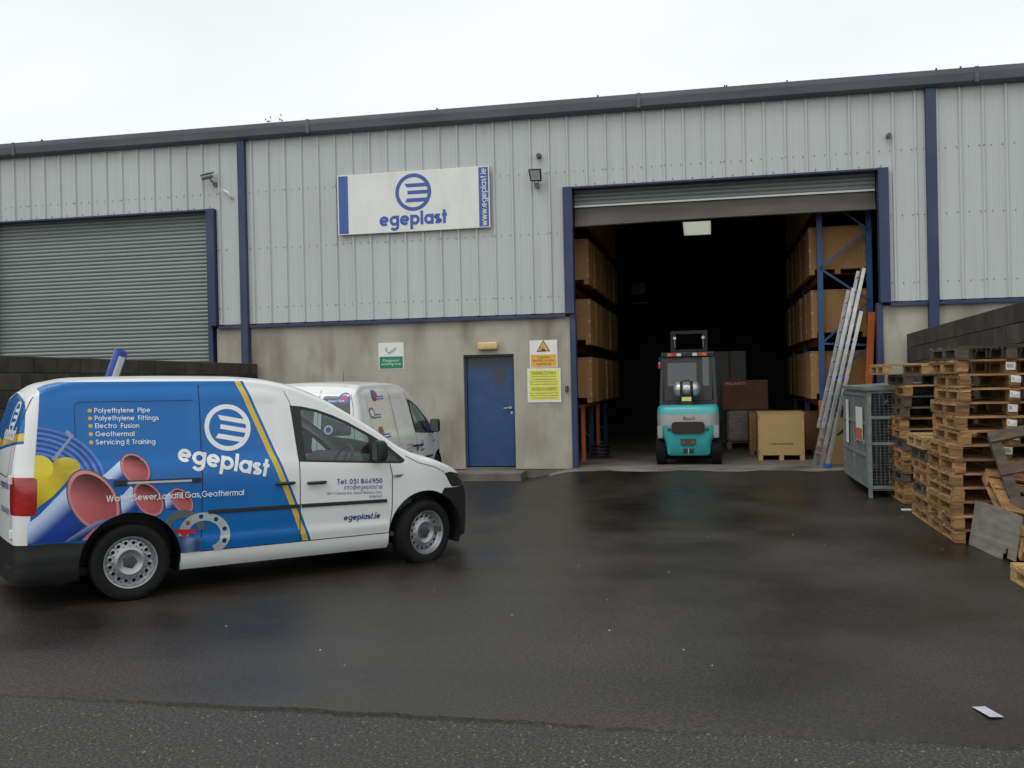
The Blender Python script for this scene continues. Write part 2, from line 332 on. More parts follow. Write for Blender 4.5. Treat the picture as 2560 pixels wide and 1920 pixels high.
# ------------------------------------------------------------------ ground
def yard_z(x, y):
    s = lambda t: max(0, min(1, t))**2*(3-2*max(0, min(1, t)))
    return 0.172*s((y+1.55)/1.45)*s((x+3.15)/0.85) + 0.006*math.sin(x*1.3+y*.7)*math.sin(y*.9)*s((-y-1.5)/1.5)
rnd = random.Random(3)
edge = []
x = -30.0; d = 0
while x <= 30:
    d = d*.75 + rnd.uniform(-.010, .010)
    edge.append((x, -11.93 - .022*(x+4)*.35 + .012*math.sin(x*.9) + d)); x += .03 if -7 < x < 5 else .5
ys = [-11.7, -11.0, -9.5, -8, -6.5, -5, -4, -3, -2.4, -1.8, -1.5, -1.3, -1.1, -.9, -.7, -.5, -.3, -.1, -.004]
vs = []; fs = []; nr = len(ys)+2
for (x, ye) in edge:
    vs.append((x, ye-.006, -.022)); vs.append((x, ye, yard_z(x, ye)-.003)); vs += [(x, y, yard_z(x, y)) for y in ys]
nr = 2+len(ys)
for i in range(len(edge)-1):
    for j in range(nr-1): fs.append((i*nr+j, (i+1)*nr+j, (i+1)*nr+j+1, i*nr+j+1))
yd = MB().add(vs, fs).build('yard', 'asphalt'); yd['kind'] = 'structure'
rd = MB().add([(-400, -400, -.018), (400, -400, -.018), (400, -11.7, -.018), (-400, -11.7, -.018)], [(0, 1, 2, 3)]).build('road', 'road'); rd['kind'] = 'structure'
gd = MB().add([(-400, -12.5, -.30), (400, -12.5, -.30), (400, 400, -.30), (-400, 400, -.30)], [(0, 1, 2, 3)]).build('ground', 'asphalt'); gd['kind'] = 'structure'
# loose chippings standing proud of the coarse road
mb = MB(); rnd = random.Random(11)
for i in range(9000):
    x = rnd.uniform(-4.2, 3.0); y = rnd.uniform(-14.3, -11.96); s = rnd.uniform(.003, .0085)*(1.6 if rnd.random() < .05 else 1)
    a = rnd.uniform(0, 3.1); c, sn = math.cos(a)*s, math.sin(a)*s*rnd.uniform(.5, 1)
    z = -.018
    mb.add([(x+c, y+sn, z), (x-sn, y+c, z), (x-c, y-sn, z), (x+sn, y-c, z), (x+c*.3, y, z+s*rnd.uniform(.5, .9))], [(0, 1, 4), (1, 2, 4), (2, 3, 4), (3, 0, 4)])
g = mb.build('grit', 'grit'); g['kind'] = 'stuff'; g['label'] = 'pale stone chippings bedded in the coarse road surface'; g['category'] = 'gravel'
# worn concrete apron before the doorway
mb = MB(); n = 40
pts = []
for i in range(n+1):
    x = -2.75+5.9*i/n; y0 = -.40 - .05*math.sin(i*.7) - .05*rnd.random()
    pts += [(x, y0, yard_z(x, y0)+.004), (x, (y0-.1)/2, yard_z(x, (y0-.1)/2)+.004), (x, -.02, yard_z(x, -.02)+.005)]
fs = []
for i in range(n):
    for j in range(2): fs.append((i*3+j, i*3+3+j, i*3+4+j, i*3+1+j))
ap = mb.add(pts, fs).build('door_apron', 'concrete'); ap['kind'] = 'structure'

# ------------------------------------------------------------------ warehouse
WH = thing('warehouse', 'long grey clad warehouse with blue trim, concrete plinth and two roller doors', 'building')
XL, XR = -20.0, 9.0
Z1, ZH, ZE = 2.865, 5.02, 6.30          # cladding bottom, door head, eaves
ribs = [-8.899-.3335*k for k in range(33, 0, -1)] + [-8.899] + [-2.355-.327*k for k in range(18, 0, -1)] + [-2.355+.3297*k for k in range(10)] + [.942+.337*k for k in range(8)] + [3.635+.341*k for k in range(16)]
ribs = sorted(ribs)
def profile(x0, x1):
    """outline in x,y of the ribbed sheet between x0 and x1"""
    P = {x0: 0.0, x1: 0.0}
    for i, r in enumerate(ribs):
        for dx, y in ((-.030, 0), (-.014, -.033), (.014, -.033), (.030, 0)): P[r+dx] = y
        if i+1 < len(ribs) and ribs[i+1]-r < .4:
            for fr in (.36, .64):
                c = r+(ribs[i+1]-r)*fr
                for dx, y in ((-.012, 0), (-.004, -.0028), (.004, -.0028), (.012, 0)): P[c+dx] = y
    return [(x, P[x]) for x in sorted(P) if x0-1e-6 <= x <= x1+1e-6]
def sheet(x0, x1, z0, z1):
    pr = profile(x0, x1); n = len(pr); vs = [(x, -.045+y, z) for z in (z0, z1) for x, y in pr]
    return MB().add(vs, [(i, i+1, n+i+1, n+i) for i in range(n-1)]).build('cladding_panel', 'cladding', WH)
def row(x0, x1, z0, z1):
    cuts = [r+.045 for r in ribs[::3] if x0+.25 < r+.045 < x1-.25]; xs = [x0]+cuts+[x1]
    for a, b in zip(xs, xs[1:]): sheet(a, b, z0, z1)
row(-20, -13.94, Z1, ZE); row(-13.94, -8.97, ZH, ZE); row(-8.97, -8.49, Z1, ZE)
row(-8.35, -2.44, Z1, ZE); row(-2.44, 2.87, ZH, ZE); row(2.87, 3.45, Z1, ZE); row(3.60, 9, Z1, ZE)
mb = MB()
for z in (3.16, 4.25, 5.30):
    for i, r in enumerate(ribs[:-1]):
        if (-13.94 < r < -9.1 or -2.5 < r < 2.7) and z < 5.1: continue
        if -8.52 < r < -8.3 or 3.4 < r < 3.6: continue
        for fx, dy in ((r-.055, -.047), (r+.12, -.047), (r+.004, -.080)):
            if fx == r+.004 and (i % 3): continue
            if -6.6 < fx < -3.65 and z > 4.3: continue
            mb.cyl((fx, dy, z+random.uniform(-.01, .01)), (fx, dy-.008, z), .0085, 6)
for r in ribs:
    if -13.9 < r < -9 or -2.4 < r < 2.8: mb.cyl((r+.14, -.05, ZH+.045), (r+.14, -.057, ZH+.045), .010, 6)
s_ = mb.build('fixing_screw', 'dark_grey', WH); s_['kind'] = 'stuff'
# plinth walls (front face y=0) with a dark recessed base course
for a, b in ((-20, -13.94), (-9.04, -8.49), (-8.35, -4.30), (-3.385, -2.35), (2.75, 3.45), (3.60, 9)):
    B('plinth_wall', 'render', WH, a, b, 0, .22, .16, 2.80); B('base_course', 'block', WH, a, b, .02, .2, -.25, .16)
B('plinth_wall', 'render', WH, -4.30, -3.385, 0, .22, 2.18, 2.80)
for a, b in ((-20, -13.94), (-8.97, -8.49), (-8.35, -2.44), (2.87, 3.45), (3.60, 9)):
    MB().add([(a,-.002,2.80),(b,-.002,2.80),(b,-.085,2.79),(a,-.085,2.79),(a,-.085,2.835),(b,-.085,2.835),(b,-.002,2.87),(a,-.002,2.87)],
             [(0,1,2,3),(3,2,5,4),(4,5,6,7),(0,3,4,7),(1,6,5,2),(0,7,6,1)]).build('drip_flashing', 'blue_trim', WH)
for a, b in ((-8.49, -8.35), (3.45, 3.60)): B('column_trim', 'blue_trim', WH, a, b, -.135, .05, -.05, 6.26, bevel=.006)
# gutter with joints
prof = [(0, 6.27), (-.10, 6.25), (-.17, 6.255), (-.215, 6.29), (-.225, 6.36), (-.235, 6.42), (-.232, 6.50), (-.218, 6.50), (0, 6.46)]
def gutter_piece(x0, x1):
    n = len(prof); vs = [(x, y, z) for x in (x0, x1) for y, z in prof]
    return MB().add(vs, [(i, i+1, n+i+1, n+i) for i in range(n-1)]+[tuple(range(n)), tuple(range(n, 2*n))]).build('gutter', 'gutter', WH, bevel=.004)
gx = [-20, -13.1, -7.05, -1.1, 4.2, 9]
for a, b in zip(gx, gx[1:]): gutter_piece(a+.003, b-.003)
for a in gx[1:-1]: B('gutter_joint', 'gutter', WH, a-.03, a+.03, -.243, -.02, 6.262, 6.507)
rnd = random.Random(5)
for k in range(8): x = rnd.uniform(-13, 5); B('gutter_bracket', 'dark_grey', WH, x-.012, x+.012, -.238, -.20, 6.495, 6.525)
# roof: two slopes with one translucent panel, end walls, back wall
RZ = lambda y: 6.42+.1*y if y < 12 else 7.62-.1*(y-12)
def slope(x0, x1, y0, y1, name='roof_panel', m='roof_in'):
    return MB().add([(x0,y0,RZ(y0)),(x1,y0,RZ(y0)),(x1,y1,RZ(y1)),(x0,y1,RZ(y1)),(x0,y0,RZ(y0)+.06),(x1,y0,RZ(y0)+.06),(x1,y1,RZ(y1)+.06),(x0,y1,RZ(y1)+.06)],
                    [(0,3,2,1),(4,5,6,7),(0,1,5,4),(1,2,6,5),(2,3,7,6),(3,0,4,7)]).build(name, m, WH)
slope(-20, 9, -.05, 12); slope(-20, -.86, 12, 24); slope(.10, 9, 12, 24); slope(-.86, .10, 12, 17.6); slope(-.86, .10, 19.6, 24)
mt = bpy.data.materials.new('rooflight'); mt.use_nodes = True; t_ = mt.node_tree; t_.nodes.remove(t_.nodes['Principled BSDF'])
tl = t_.nodes.new('ShaderNodeBsdfTranslucent'); tl.inputs[0].default_value = (.34, .35, .29, 1); t_.links.new(tl.outputs[0], t_.nodes['Material Output'].inputs[0]); MATS['rooflight'] = mt
MB().add([(-.86,17.6,RZ(17.6)+.02),(.10,17.6,RZ(17.6)+.02),(.10,19.6,RZ(19.6)+.02),(-.86,19.6,RZ(19.6)+.02)], [(0,1,2,3)]).build('rooflight', 'rooflight', WH)
B('back_wall', 'wall_in', WH, -20, 9, 24, 24.2, -.2, 6.5); 
for x_ in (-20.2, 9.0): MB().prism([(-.04,-.2),(24.2,-.2),(24.2,6.46),(12,7.66),(-.04,6.46)], x_, x_+.2, 'X').build('end_wall', 'wall_in', WH)
for x_ in (-8.47, 3.48): MB().prism([(.23,.1),(24,.1),(24,6.35),(12,7.55),(.23,6.38)], x_, x_+.1, 'X').build('party_wall', 'wall_in', WH)
B('inner_lining', 'wall_in', WH, -20, -13.95, .06, .10, 2.8, 6.35)
for a, b, z in ((-13.95, -8.95, 5.08), (-8.95, -2.30, 2.8), (-2.30, 2.75, 5.08), (2.75, 9, 2.8)): B('inner_lining', 'wall_in', WH, a, b, .06, .10, z, 6.35)
fl = B('floor_slab', 'floor', WH, -20, 9, .012, 24, -.1, .18)
B('door_sill', 'concrete', WH, -2.27, 2.70, -.03, .40, .10, .186)
for y in (5.2, 11.2, 15.6, 22):        # portal frames
    for x in (-8.2, 3.3): B('portal_post', 'steel_frame', WH, x-.09, x+.09, y-.2, y+.2, .18, RZ(y)-.1)
    B('portal_rafter', 'steel_frame', WH, -8.2, 3.3, y-.09, y+.09, RZ(y)-.45, RZ(y)-.03)
# door surrounds
def surround(x0, x1, zb):
    for a, b, c, dd in ((x0-.16, x0, x0-.095, x0+.005), (x1, x1+.16, x1-.05, x1+.045)):
        B('jamb_flashing', 'blue_trim', WH, a, b, -.145, .06, Z1-.02, ZH+.005, bevel=.005)
        B('jamb_channel', 'blue_trim', WH, c, dd, -.06, .10, zb, Z1-.021, bevel=.004)
    B('head_flashing', 'blue_trim', WH, x0-.0005, x1+.0005, -.12, .06, ZH-.025, ZH+.004)
surround(-2.28, 2.71, -.02); surround(-13.78, -9.14, -.02)
# roller shutters: one slat mesh shared by every slat
def slat_mesh(L, pitch):
    pr = [(.0, .004), (-.014, pitch*.22), (-.020, pitch*.5), (-.014, pitch*.78), (.0, pitch*.93), (.007, pitch*1.10), (.012, pitch*1.10), (.012, pitch*.5)]
    n = len(pr); q = 12; vs = [(L*k/q, y, z) for k in range(q+1) for y, z in pr]
    return MB().add(vs, [(k*n+i, k*n+(i+1) % n, (k+1)*n+(i+1) % n, (k+1)*n+i) for k in range(q) for i in range(n)]).mesh('slat', 'shutter', smooth=True)
sh = bpy.data.objects.new('roller_shutter', None); COL.objects.link(sh); sh.parent = WH; sh['label'] = 'closed grey slatted roller shutter'
sm = slat_mesh(4.66, .0715)
for k in range(70): link('slat', sm, sh, (-13.79, .10, .03+.0715*k))
B('guide_rail', 'blue_trim', sh, -9.15, -9.10, .03, .16, 0, 5.0)
sh2 = bpy.data.objects.new('roller_shutter', None); COL.objects.link(sh2); sh2.parent = WH; sh2['label'] = 'rolled-up roller shutter with a dented bottom panel and white strip'
sm2 = slat_mesh(4.98, .0715)
for k in range(6): link('slat', sm2, sh2, (-2.275, .16, 4.735+.0715*k))
pr = [(.125, 4.385), (.105, 4.40), (.118, 4.46), (.135, 4.52), (.150, 4.60), (.158, 4.70), (.175, 4.70), (.165, 4.60), (.148, 4.50), (.135, 4.40)]
n = 24; vs = []; fs = []
for i in range(n+1):
    x = -2.27+4.975*i/n; sag = .05*math.sin(math.pi*i/n)*.3 - .03*(1-i/n)
    vs += [(x, y+.006*math.sin(i*1.9), z+sag*(4.72-z)/.33) for y, z in pr]
q = len(pr)
for i in range(n): fs += [(i*q+j, i*q+(j+1) % q, (i+1)*q+(j+1) % q, (i+1)*q+j) for j in range(q)]
MB().add(vs, fs).build('bottom_panel', 'shutter_dark', sh2, smooth=True)
B('white_strip', 'sign_white', sh2, -2.27, 2.70, .124, .150, 4.703, 4.734)
MB().cyl((-2.5, .42, 5.25), (2.9, .42, 5.25), .21, 20).build('coil_drum', 'shutter_dark', sh2, smooth=True)
# steel personnel door in its recess
dr = bpy.data.objects.new('steel_door', None); COL.objects.link(dr); dr.parent = WH; dr['label'] = 'blue steel door with soot-like scorch at its head'
B('door_leaf', 'blue_door', dr, -4.255, -3.425, .10, .14, .20, 2.135)
for a in ((-4.30, -4.262, .06, .2, .165, 2.18), (-3.418, -3.385, .06, .2, .165, 2.18), (-4.262, -3.418, .06, .2, 2.142, 2.18)): B('door_frame', 'blue_door', dr, *a)
hd = MB(); hd.cyl((-3.475,.10,1.235),(-3.475,.06,1.235),.022,14); hd.bar((-3.475,.062,1.235),(-3.60,.062,1.228),.016,.018); hd.build('door_handle', 'steel', dr, smooth=True)
MB().cyl((-3.462,.10,1.145),(-3.462,.088,1.145),.024,16).build('lock_escutcheon', 'steel', dr, smooth=True)
st = tag(MB().box(-5.15, -3.20, -.50, .018, -.06, .135).build('doorstep', 'concrete', bevel=.012), 'worn concrete step under the blue steel door', 'step')

# ------------------------------------------------------------------ boundary walls of loose-faced blocks
def block_wall(label, p0, p1, h0, h1, thick=.21, courses=10):
    L = math.hypot(p1[0]-p0[0], p1[1]-p0[1]); a = math.atan2(p1[1]-p0[1], p1[0]-p0[0])
    W = thing('block_wall', label, 'wall', (p0[0], p0[1], 0), a)
    slope_ = (h1-h0)/L; bh = h0/courses; bl = .45; rnd = random.Random(int(L*100))
    MB().add([(0,.012,-.2),(L,.012,-.2),(L,thick-.012,-.2),(0,thick-.012,-.2),(0,.012,h0-.012),(L,.012,h1-.012),(L,thick-.012,h1-.012),(0,thick-.012,h0-.012)],
             [(0,3,2,1),(4,5,6,7),(0,1,5,4),(1,2,6,5),(2,3,7,6),(3,0,4,7)]).build('mortar_bed', 'mortar', W)
    me = [MB().box(.004, bl-.006, rnd.uniform(-.004, .004), thick+rnd.uniform(-.004, .004), .004, bh-.006).mesh('block', 'block', bevel=.007, seg=1) for _ in range(4)]
    half = MB().box(.004, bl/2-.006, 0, thick, .004, bh-.006).mesh('block', 'block', bevel=.007, seg=1)
    for c in range(courses):
        x = 0 if c % 2 == 0 else -1
        xx = 0
        if c % 2: link('block', half, W, (0, 0, c*bh)); xx = bl/2
        while xx+bl <= L+.01:
            o = link('block', rnd.choice(me), W, (xx, 0, c*bh+xx*slope_)); o.rotation_euler = (0, -math.atan(slope_), rnd.uniform(-.004, .004)); xx += bl
    return W
block_wall('weathered dark block wall behind the parked vans, running to the closed shutter', (-8.42, -.06), (-8.42, -11.4), 2.13, 2.16)
block_wall('stained dark block wall rising behind the pallet stacks', (3.10, -.12), (3.62, -9.4), 2.33, 2.60)
# ------------------------------------------------------------------ vans
mat('van_white', (0.74, 0.75, 0.74), 0.25, coat=.6, var=.05, vs=2)
mat('van_trim', (0.012, 0.0125, 0.0135), 0.55, bump=.1, bs=300)
mat('seal', (0.012, 0.012, 0.013), 0.7)
mat('tyre', (0.010, 0.010, 0.0105), 0.85, spec=.3, var=.3, vs=20)
mat('rim', (0.42, 0.43, 0.44), 0.35, metal=.7, var=.15, vs=6)
mat('tail_red', (0.42, 0.012, 0.012), 0.12, coat=.8, var=.35, vs=14, stretch=(1, 1, 3))
mat('tail_clear', (0.55, 0.30, 0.30), 0.12, coat=.8)
mat('lamp_black', (0.03, 0.032, 0.036), 0.08, coat=1)
mat('mirror', (0.10, 0.115, 0.11), 0.08, metal=.3)
mat('indicator', (0.5, 0.5, 0.5), 0.15, metal=.5)
mat('cabin', (0.060, 0.062, 0.064), 0.8)
mat('cabin_light', (0.34, 0.36, 0.35), 0.8)
mat('seat_cloth', (0.07, 0.075, 0.08), 0.9, var=.2, vs=30)
mat('print_white', (0.80, 0.81, 0.82), 0.3); mat('print_navy', (0.03, 0.055, 0.21), 0.3); mat('print_yellow', (0.62, 0.42, 0.04), 0.3)
mat('print_black', (0.06, 0.05, 0.05), 0.3); mat('print_blue', (0.05, 0.10, 0.42), 0.3); mat('print_red', (0.42, 0.08, 0.09), 0.3)
def glass(name, tint, refl=1.0):
    m = bpy.data.materials.new(name); m.use_nodes = True; t = m.node_tree; t.nodes.remove(t.nodes['Principled BSDF'])
    tr = t.nodes.new('ShaderNodeBsdfTransparent'); tr.inputs[0].default_value = (*tint, 1)
    gl = t.nodes.new('ShaderNodeBsdfGlossy'); gl.inputs['Roughness'].default_value = .02; gl.inputs[0].default_value = (1, 1, 1, 1)
    lw = t.nodes.new('ShaderNodeLayerWeight'); lw.inputs[0].default_value = .5
    pw = t.nodes.new('ShaderNodeMath'); pw.operation = 'POWER'; pw.inputs[1].default_value = 4.5; t.links.new(lw.outputs['Facing'], pw.inputs[0])
    fr = t.nodes.new('ShaderNodeMath'); fr.operation = 'MULTIPLY_ADD'; fr.inputs[1].default_value = .9; fr.inputs[2].default_value = .055*refl; t.links.new(pw.outputs[0], fr.inputs[0])
    mx = t.nodes.new('ShaderNodeMixShader'); t.links.new(fr.outputs[0], mx.inputs[0]); t.links.new(tr.outputs[0], mx.inputs[1]); t.links.new(gl.outputs[0], mx.inputs[2])
    t.links.new(mx.outputs[0], t.nodes['Material Output'].inputs[0]); MATS[name] = m
glass('van_glass', (.66, .76, .73)); glass('dark_glass', (.10, .11, .11)); glass('cab_glass', (.34, .42, .40), 1.5)

def livery_material():
    """white paint with the blue field, yellow band and blue edge of the printed wrap, in the van's own coordinates"""
    m = MATS['van_white'].copy(); m.name = 'van_livery'; MATS['van_livery'] = m; t = m.node_tree; n = t.nodes.new; k = t.links.new
    b = t.nodes['Principled BSDF']
    for l in list(b.inputs['Base Color'].links): t.links.remove(l)
    cdn = n('ShaderNodeTexCoord'); sp = n('ShaderNodeSeparateXYZ'); k(cdn.outputs['Object'], sp.inputs[0]); X, Y, Z = sp.outputs
    def mth(op, a, b_=None, c=None):
        q = n('ShaderNodeMath'); q.operation = op
        for i, v in enumerate((a, b_, c)):
            if v is None: continue
            if isinstance(v, (int, float)): q.inputs[i].default_value = v
            else: k(v, q.inputs[i])
        return q.outputs[0]
    AND = lambda *a: a[0] if len(a) == 1 else mth('MULTIPLY', a[0], AND(*a[1:]))
    lt = lambda a, v: mth('LESS_THAN', a, v); gt = lambda a, v: mth('GREATER_THAN', a, v)
    u = mth('ADD', mth('MULTIPLY_ADD', Z, .378, -.378*1.75), mth('ADD', X, -.996))     # 0 on the front edge line, growing forward
    rear = mth('ADD', X, mth('MULTIPLY_ADD', Z, -.098, .756+.098*.539))                   # 0 on the rear edge line
    side = AND(lt(u, 0), gt(rear, 0), gt(Z, .345), lt(Z, 1.775))
    side = AND(side, gt(mth('ABSOLUTE', Y), .50))
    band = AND(side, gt(u, -.075), lt(u, -.026))
    # rear doors: blue top, yellow arc, blue line
    rz = mth('ADD', Z, mth('MULTIPLY', mth('ABSOLUTE', Y), -.10))
    back = AND(lt(rear, -.085), gt(rz, 1.215)); bband = AND(back, gt(rz, 1.24), lt(rz, 1.30))
    isblue = mth('MAXIMUM', side, back); isyel = mth('MAXIMUM', band, bband)
    nzz = n('ShaderNodeTexNoise'); nzz.inputs['Scale'].default_value = 1.5; k(cdn.outputs['Object'], nzz.inputs['Vector'])
    blue = n('ShaderNodeMix'); blue.data_type = 'RGBA'; k(nzz.outputs['Fac'], blue.inputs[0]); blue.inputs[6].default_value = (.0035, .118, .40, 1); blue.inputs[7].default_value = (.006, .150, .45, 1)
    m1 = n('ShaderNodeMix'); m1.data_type = 'RGBA'; k(isblue, m1.inputs[0]); m1.inputs[6].default_value = (.74, .75, .74, 1); k(blue.outputs[2], m1.inputs[7])
    m2 = n('ShaderNodeMix'); m2.data_type = 'RGBA'; k(isyel, m2.inputs[0]); k(m1.outputs[2], m2.inputs[6]); m2.inputs[7].default_value = (.66, .46, .05, 1)
    k(m2.outputs[2], b.inputs['Base Color'])
livery_material(); MATS['van_livery'].node_tree.nodes['Principled BSDF'].inputs['Coat Weight'].default_value = .12; MATS['van_livery'].node_tree.nodes['Principled BSDF'].inputs['Specular IOR Level'].default_value = .35

def spline(tab):
    xs = [a for a, _ in tab]; ysv = [b for _, b in tab]; n = len(tab)
    sl = [(ysv[i+1]-ysv[i])/(xs[i+1]-xs[i]) for i in range(n-1)]
    mm = [sl[0]]+[0 if sl[i-1]*sl[i] <= 0 else 2*sl[i-1]*sl[i]/(sl[i-1]+sl[i]) for i in range(1, n-1)]+[sl[-1]]
    def f(x):
        if x <= xs[0]: return ysv[0]
        if x >= xs[-1]: return ysv[-1]
        i = max(j for j in range(n-1) if xs[j] <= x); h = xs[i+1]-xs[i]; t = (x-xs[i])/h
        return (2*t**3-3*t*t+1)*ysv[i]+(t**3-2*t*t+t)*h*mm[i]+(-2*t**3+3*t*t)*ysv[i+1]+(t**3-t*t)*h*mm[i+1]
    return f
sm01 = lambda t: (lambda c: c*c*(3-2*c))(max(0., min(1., t)))
HW = spline([(.18, .80), (.24, .848), (.30, .868), (.345, .872), (.40, .884), (.47, .882), (.62, .893), (.82, .893), (.97, .888), (1.06, .874), (1.11, .858), (1.3, .818), (1.55, .762), (1.68, .722), (1.78, .64), (1.83, .55)])
ZT = spline([(-.85, 1.70), (-.76, 1.775), (-.6, 1.80), (-.2, 1.822), (.4, 1.830), (.9, 1.825), (1.2, 1.808), (1.4, 1.775), (1.65, 1.700), (1.79, 1.635), (2.03, 1.500), (2.22, 1.385), (2.44, 1.225), (2.60, 1.115), (2.66, 1.085), (2.78, 1.055), (2.95, .995), (3.10, .925), (3.22, .83), (3.31, .71), (3.40, .60), (3.46, .46)])
DROP = spline([(-.85, .05), (-.5, .035), (1.0, .035), (1.4, .055), (1.65, .075), (2.03, .088), (2.4, .10), (2.6, .06), (2.7, .05), (3.2, .05), (3.46, .03)])
NT, NC, NWL = 11, 4, 46
def section(x):
    """half ring from roof centre to sill at station x (right side, y negative), list of Vector"""
    zt = ZT(x); dp = DROP(x); rad = .055 if x < 2.5 else .06; zc = zt-dp
    s = 1.0
    if x > 2.6: s = max(0, 1-((x-2.6)/.872)**2.1)**(1/2.1)
    if x < -.72: s = 1-.105*(1-math.sqrt(max(0, 1-((-.72-x)/.13)**2)))
    zw = zc-rad; yw = HW(zw)*s; yc = yw-rad*.75
    P = []
    for i in range(NT): y = yc*i/(NT-1); P.append((y, zt-dp*(y/yc)**2.4))
    for i in range(1, NC+1):
        a = i/(NC+1)*math.pi/2; P.append((yc+(yw-yc)*math.sin(a), zw+(zc-zw)*math.cos(a)))
    for i in range(NWL+1):
        z = zw+(.20-zw)*i/NWL; y = HW(z)*s
        if x > 2.86 and z < .62: y += .012*sm01((.62-z)/.1)*s       # bumper stands proud
        # recessed panels pressed into the flanks
        def rec(x0, x1, z0, z1): return sm01((x-x0)/.03)*sm01((x1-x)/.03)*sm01((z-z0)/.03)*sm01((z1-z)/.03)
        y -= .011*rec(-.40, .535, 1.10, 1.615)+.011*rec(.60, 1.27, 1.10, 1.615)
        y += .008*sm01(1-abs(z-.43)/.035)*sm01((x-.42)/.05)*sm01((2.30-x)/.05)
        P.append((y, z))
    out_ = []
    sh_ = sm01((-.32-x)/.42)
    for y, z in P:
        lean = 0 if z < 1.0 else .21*((z-1.0)/.83)**1.8
        out_.append(Vector((x+lean*sh_, -y, z)))
    return out_
def body_bm(zs=1.0):
    xs = [-.85, -.845, -.83, -.81, -.785, -.755]+[-.72+.03*i for i in range(120)]
    xs = [x for x in xs if x < 2.86]+[2.86+.03*i for i in range(15)]+[3.30, 3.33, 3.355, 3.38, 3.40, 3.42, 3.435, 3.45, 3.46]
    bm = bmesh.new(); rings = []
    for x in xs:
        h = section(x); ring = [bm.verts.new(q) for q in reversed(h)]+[bm.verts.new((q.x, -q.y, q.z)) for q in h[1:]]; rings.append(ring)
    n = len(rings[0])
    for a, b in zip(rings, rings[1:]):
        for j in range(n-1): bm.faces.new((a[j], a[j+1], b[j+1], b[j]))
    for ring, bow in ((rings[0], -.03), (rings[-1], .015)):           # close both ends
        half = n//2; Mx = 14; prev = None
        for j in range(half+1):
            a, b = ring[j].co, ring[n-1-j].co
            if j == half: rowv = None
            else:
                rowv = [ring[j]]+[bm.verts.new((a.x+bow*(1-(2*i/Mx-1)**2), a.y+(b.y-a.y)*i/Mx, a.z)) for i in range(1, Mx)]+[ring[n-1-j]]
            if prev:
                if rowv:
                    for i in range(Mx): bm.faces.new((prev[i], prev[i+1], rowv[i+1], rowv[i]))
                else: bm.faces.new(prev+[ring[half]])
            prev = rowv or prev
    if zs != 1.0:
        for v in bm.verts: v.co.z *= zs
    bmesh.ops.recalc_face_normals(bm, faces=bm.faces)
    return bm
def inside(poly, x, z):
    c = False; n = len(poly)
    for i in range(n):
        (x1, z1), (x2, z2) = poly[i], poly[(i+1) % n]
        if (z1 > z) != (z2 > z) and x < (x2-x1)*(z-z1)/(z2-z1)+x1: c = not c
    return c
def cut_poly(bm, poly, ax=(0, 2), filt=lambda c: True):
    """cut faces along a polygon drawn in the ax plane; returns the faces inside"""
    a0, a1 = ax; other = 3-a0-a1
    lo = [min(p[i] for p in poly)-.06 for i in (0, 1)]; hi = [max(p[i] for p in poly)+.06 for i in (0, 1)]
    def near(f): c = f.calc_center_median(); return lo[0] < c[a0] < hi[0] and lo[1] < c[a1] < hi[1] and filt(c)
    cand = {f for f in bm.faces if near(f)}
    for i in range(len(poly)):
        p = poly[i]; q = poly[(i+1) % len(poly)]; dx, dz = q[0]-p[0], q[1]-p[1]; L = math.hypot(dx, dz)
        if L < 1e-6: continue
        nx, nz = -dz/L, dx/L; hit = []
        for f in cand:
            ds = []; ts = []
            for v in f.verts:
                u, w_ = v.co[a0]-p[0], v.co[a1]-p[1]; ds.append(u*nx+w_*nz); ts.append((u*dx+w_*dz)/L)
            if min(ds) < -1e-5 and max(ds) > 1e-5 and max(ts) > -1e-4 and min(ts) < L+1e-4: hit.append(f)
        if not hit: continue
        geom = list({e for f in hit for e in f.edges})+list({v for f in hit for v in f.verts})+hit
        co = [0, 0, 0]; no = [0, 0, 0]; co[a0], co[a1] = p; no[a0], no[a1] = nx, nz
        r = bmesh.ops.bisect_plane(bm, geom=geom, dist=1e-6, plane_co=co, plane_no=no)
        cand = {f for f in cand if f.is_valid} | {g for g in r['geom'] if isinstance(g, bmesh.types.BMFace)}
    return [f for f in cand if f.is_valid and inside(poly, *(lambda c: (c[a0], c[a1]))(f.calc_center_median())) and filt(f.calc_center_median())]
SURF = [None, None]
def surf_normals(me):
    bv, ref = SURF; out_ = []
    for v in me.vertices:
        h = bv.find_nearest(v.co); f = ref.faces[h[2]]; n = Vector((0, 0, 0))
        for w_ in f.verts: n += w_.normal/((w_.co-v.co).length+.002)
        out_.append(n.normalized())
    me.normals_split_custom_set_from_vertices(out_)
def take(bm, faces, name, m, parent, solid=0.0):
    """move faces out of bm into an object of their own, keeping the smooth body normals"""
    nb = bmesh.new(); mp = {}
    for f in faces:
        for v in f.verts:
            if v not in mp: mp[v] = nb.verts.new(v.co)
        nb.faces.new([mp[v] for v in f.verts])
    bmesh.ops.delete(bm, geom=faces, context='FACES')
    me = bpy.data.meshes.new(name)
    for f in nb.faces: f.smooth = True
    nb.to_mesh(me); nb.free(); me.materials.append(MATS[m])
    if SURF[0]: surf_normals(me)
    return link(name, me, parent)
def rounded(poly, r=.03, n=4):
    out_ = []; N_ = len(poly)
    for i in range(N_):
        p0, p, p1 = Vector(poly[i-1]), Vector(poly[i]), Vector(poly[(i+1) % N_]); a = (p0-p); b = (p1-p); rr = min(r, a.length*.45, b.length*.45)
        a = p+a.normalized()*rr; b = p+b.normalized()*rr
        for k in range(n+1): t = k/n; q = a*(1-t)**2+p*2*t*(1-t)+b*t*t; out_.append((q.x, q.y))
    return out_
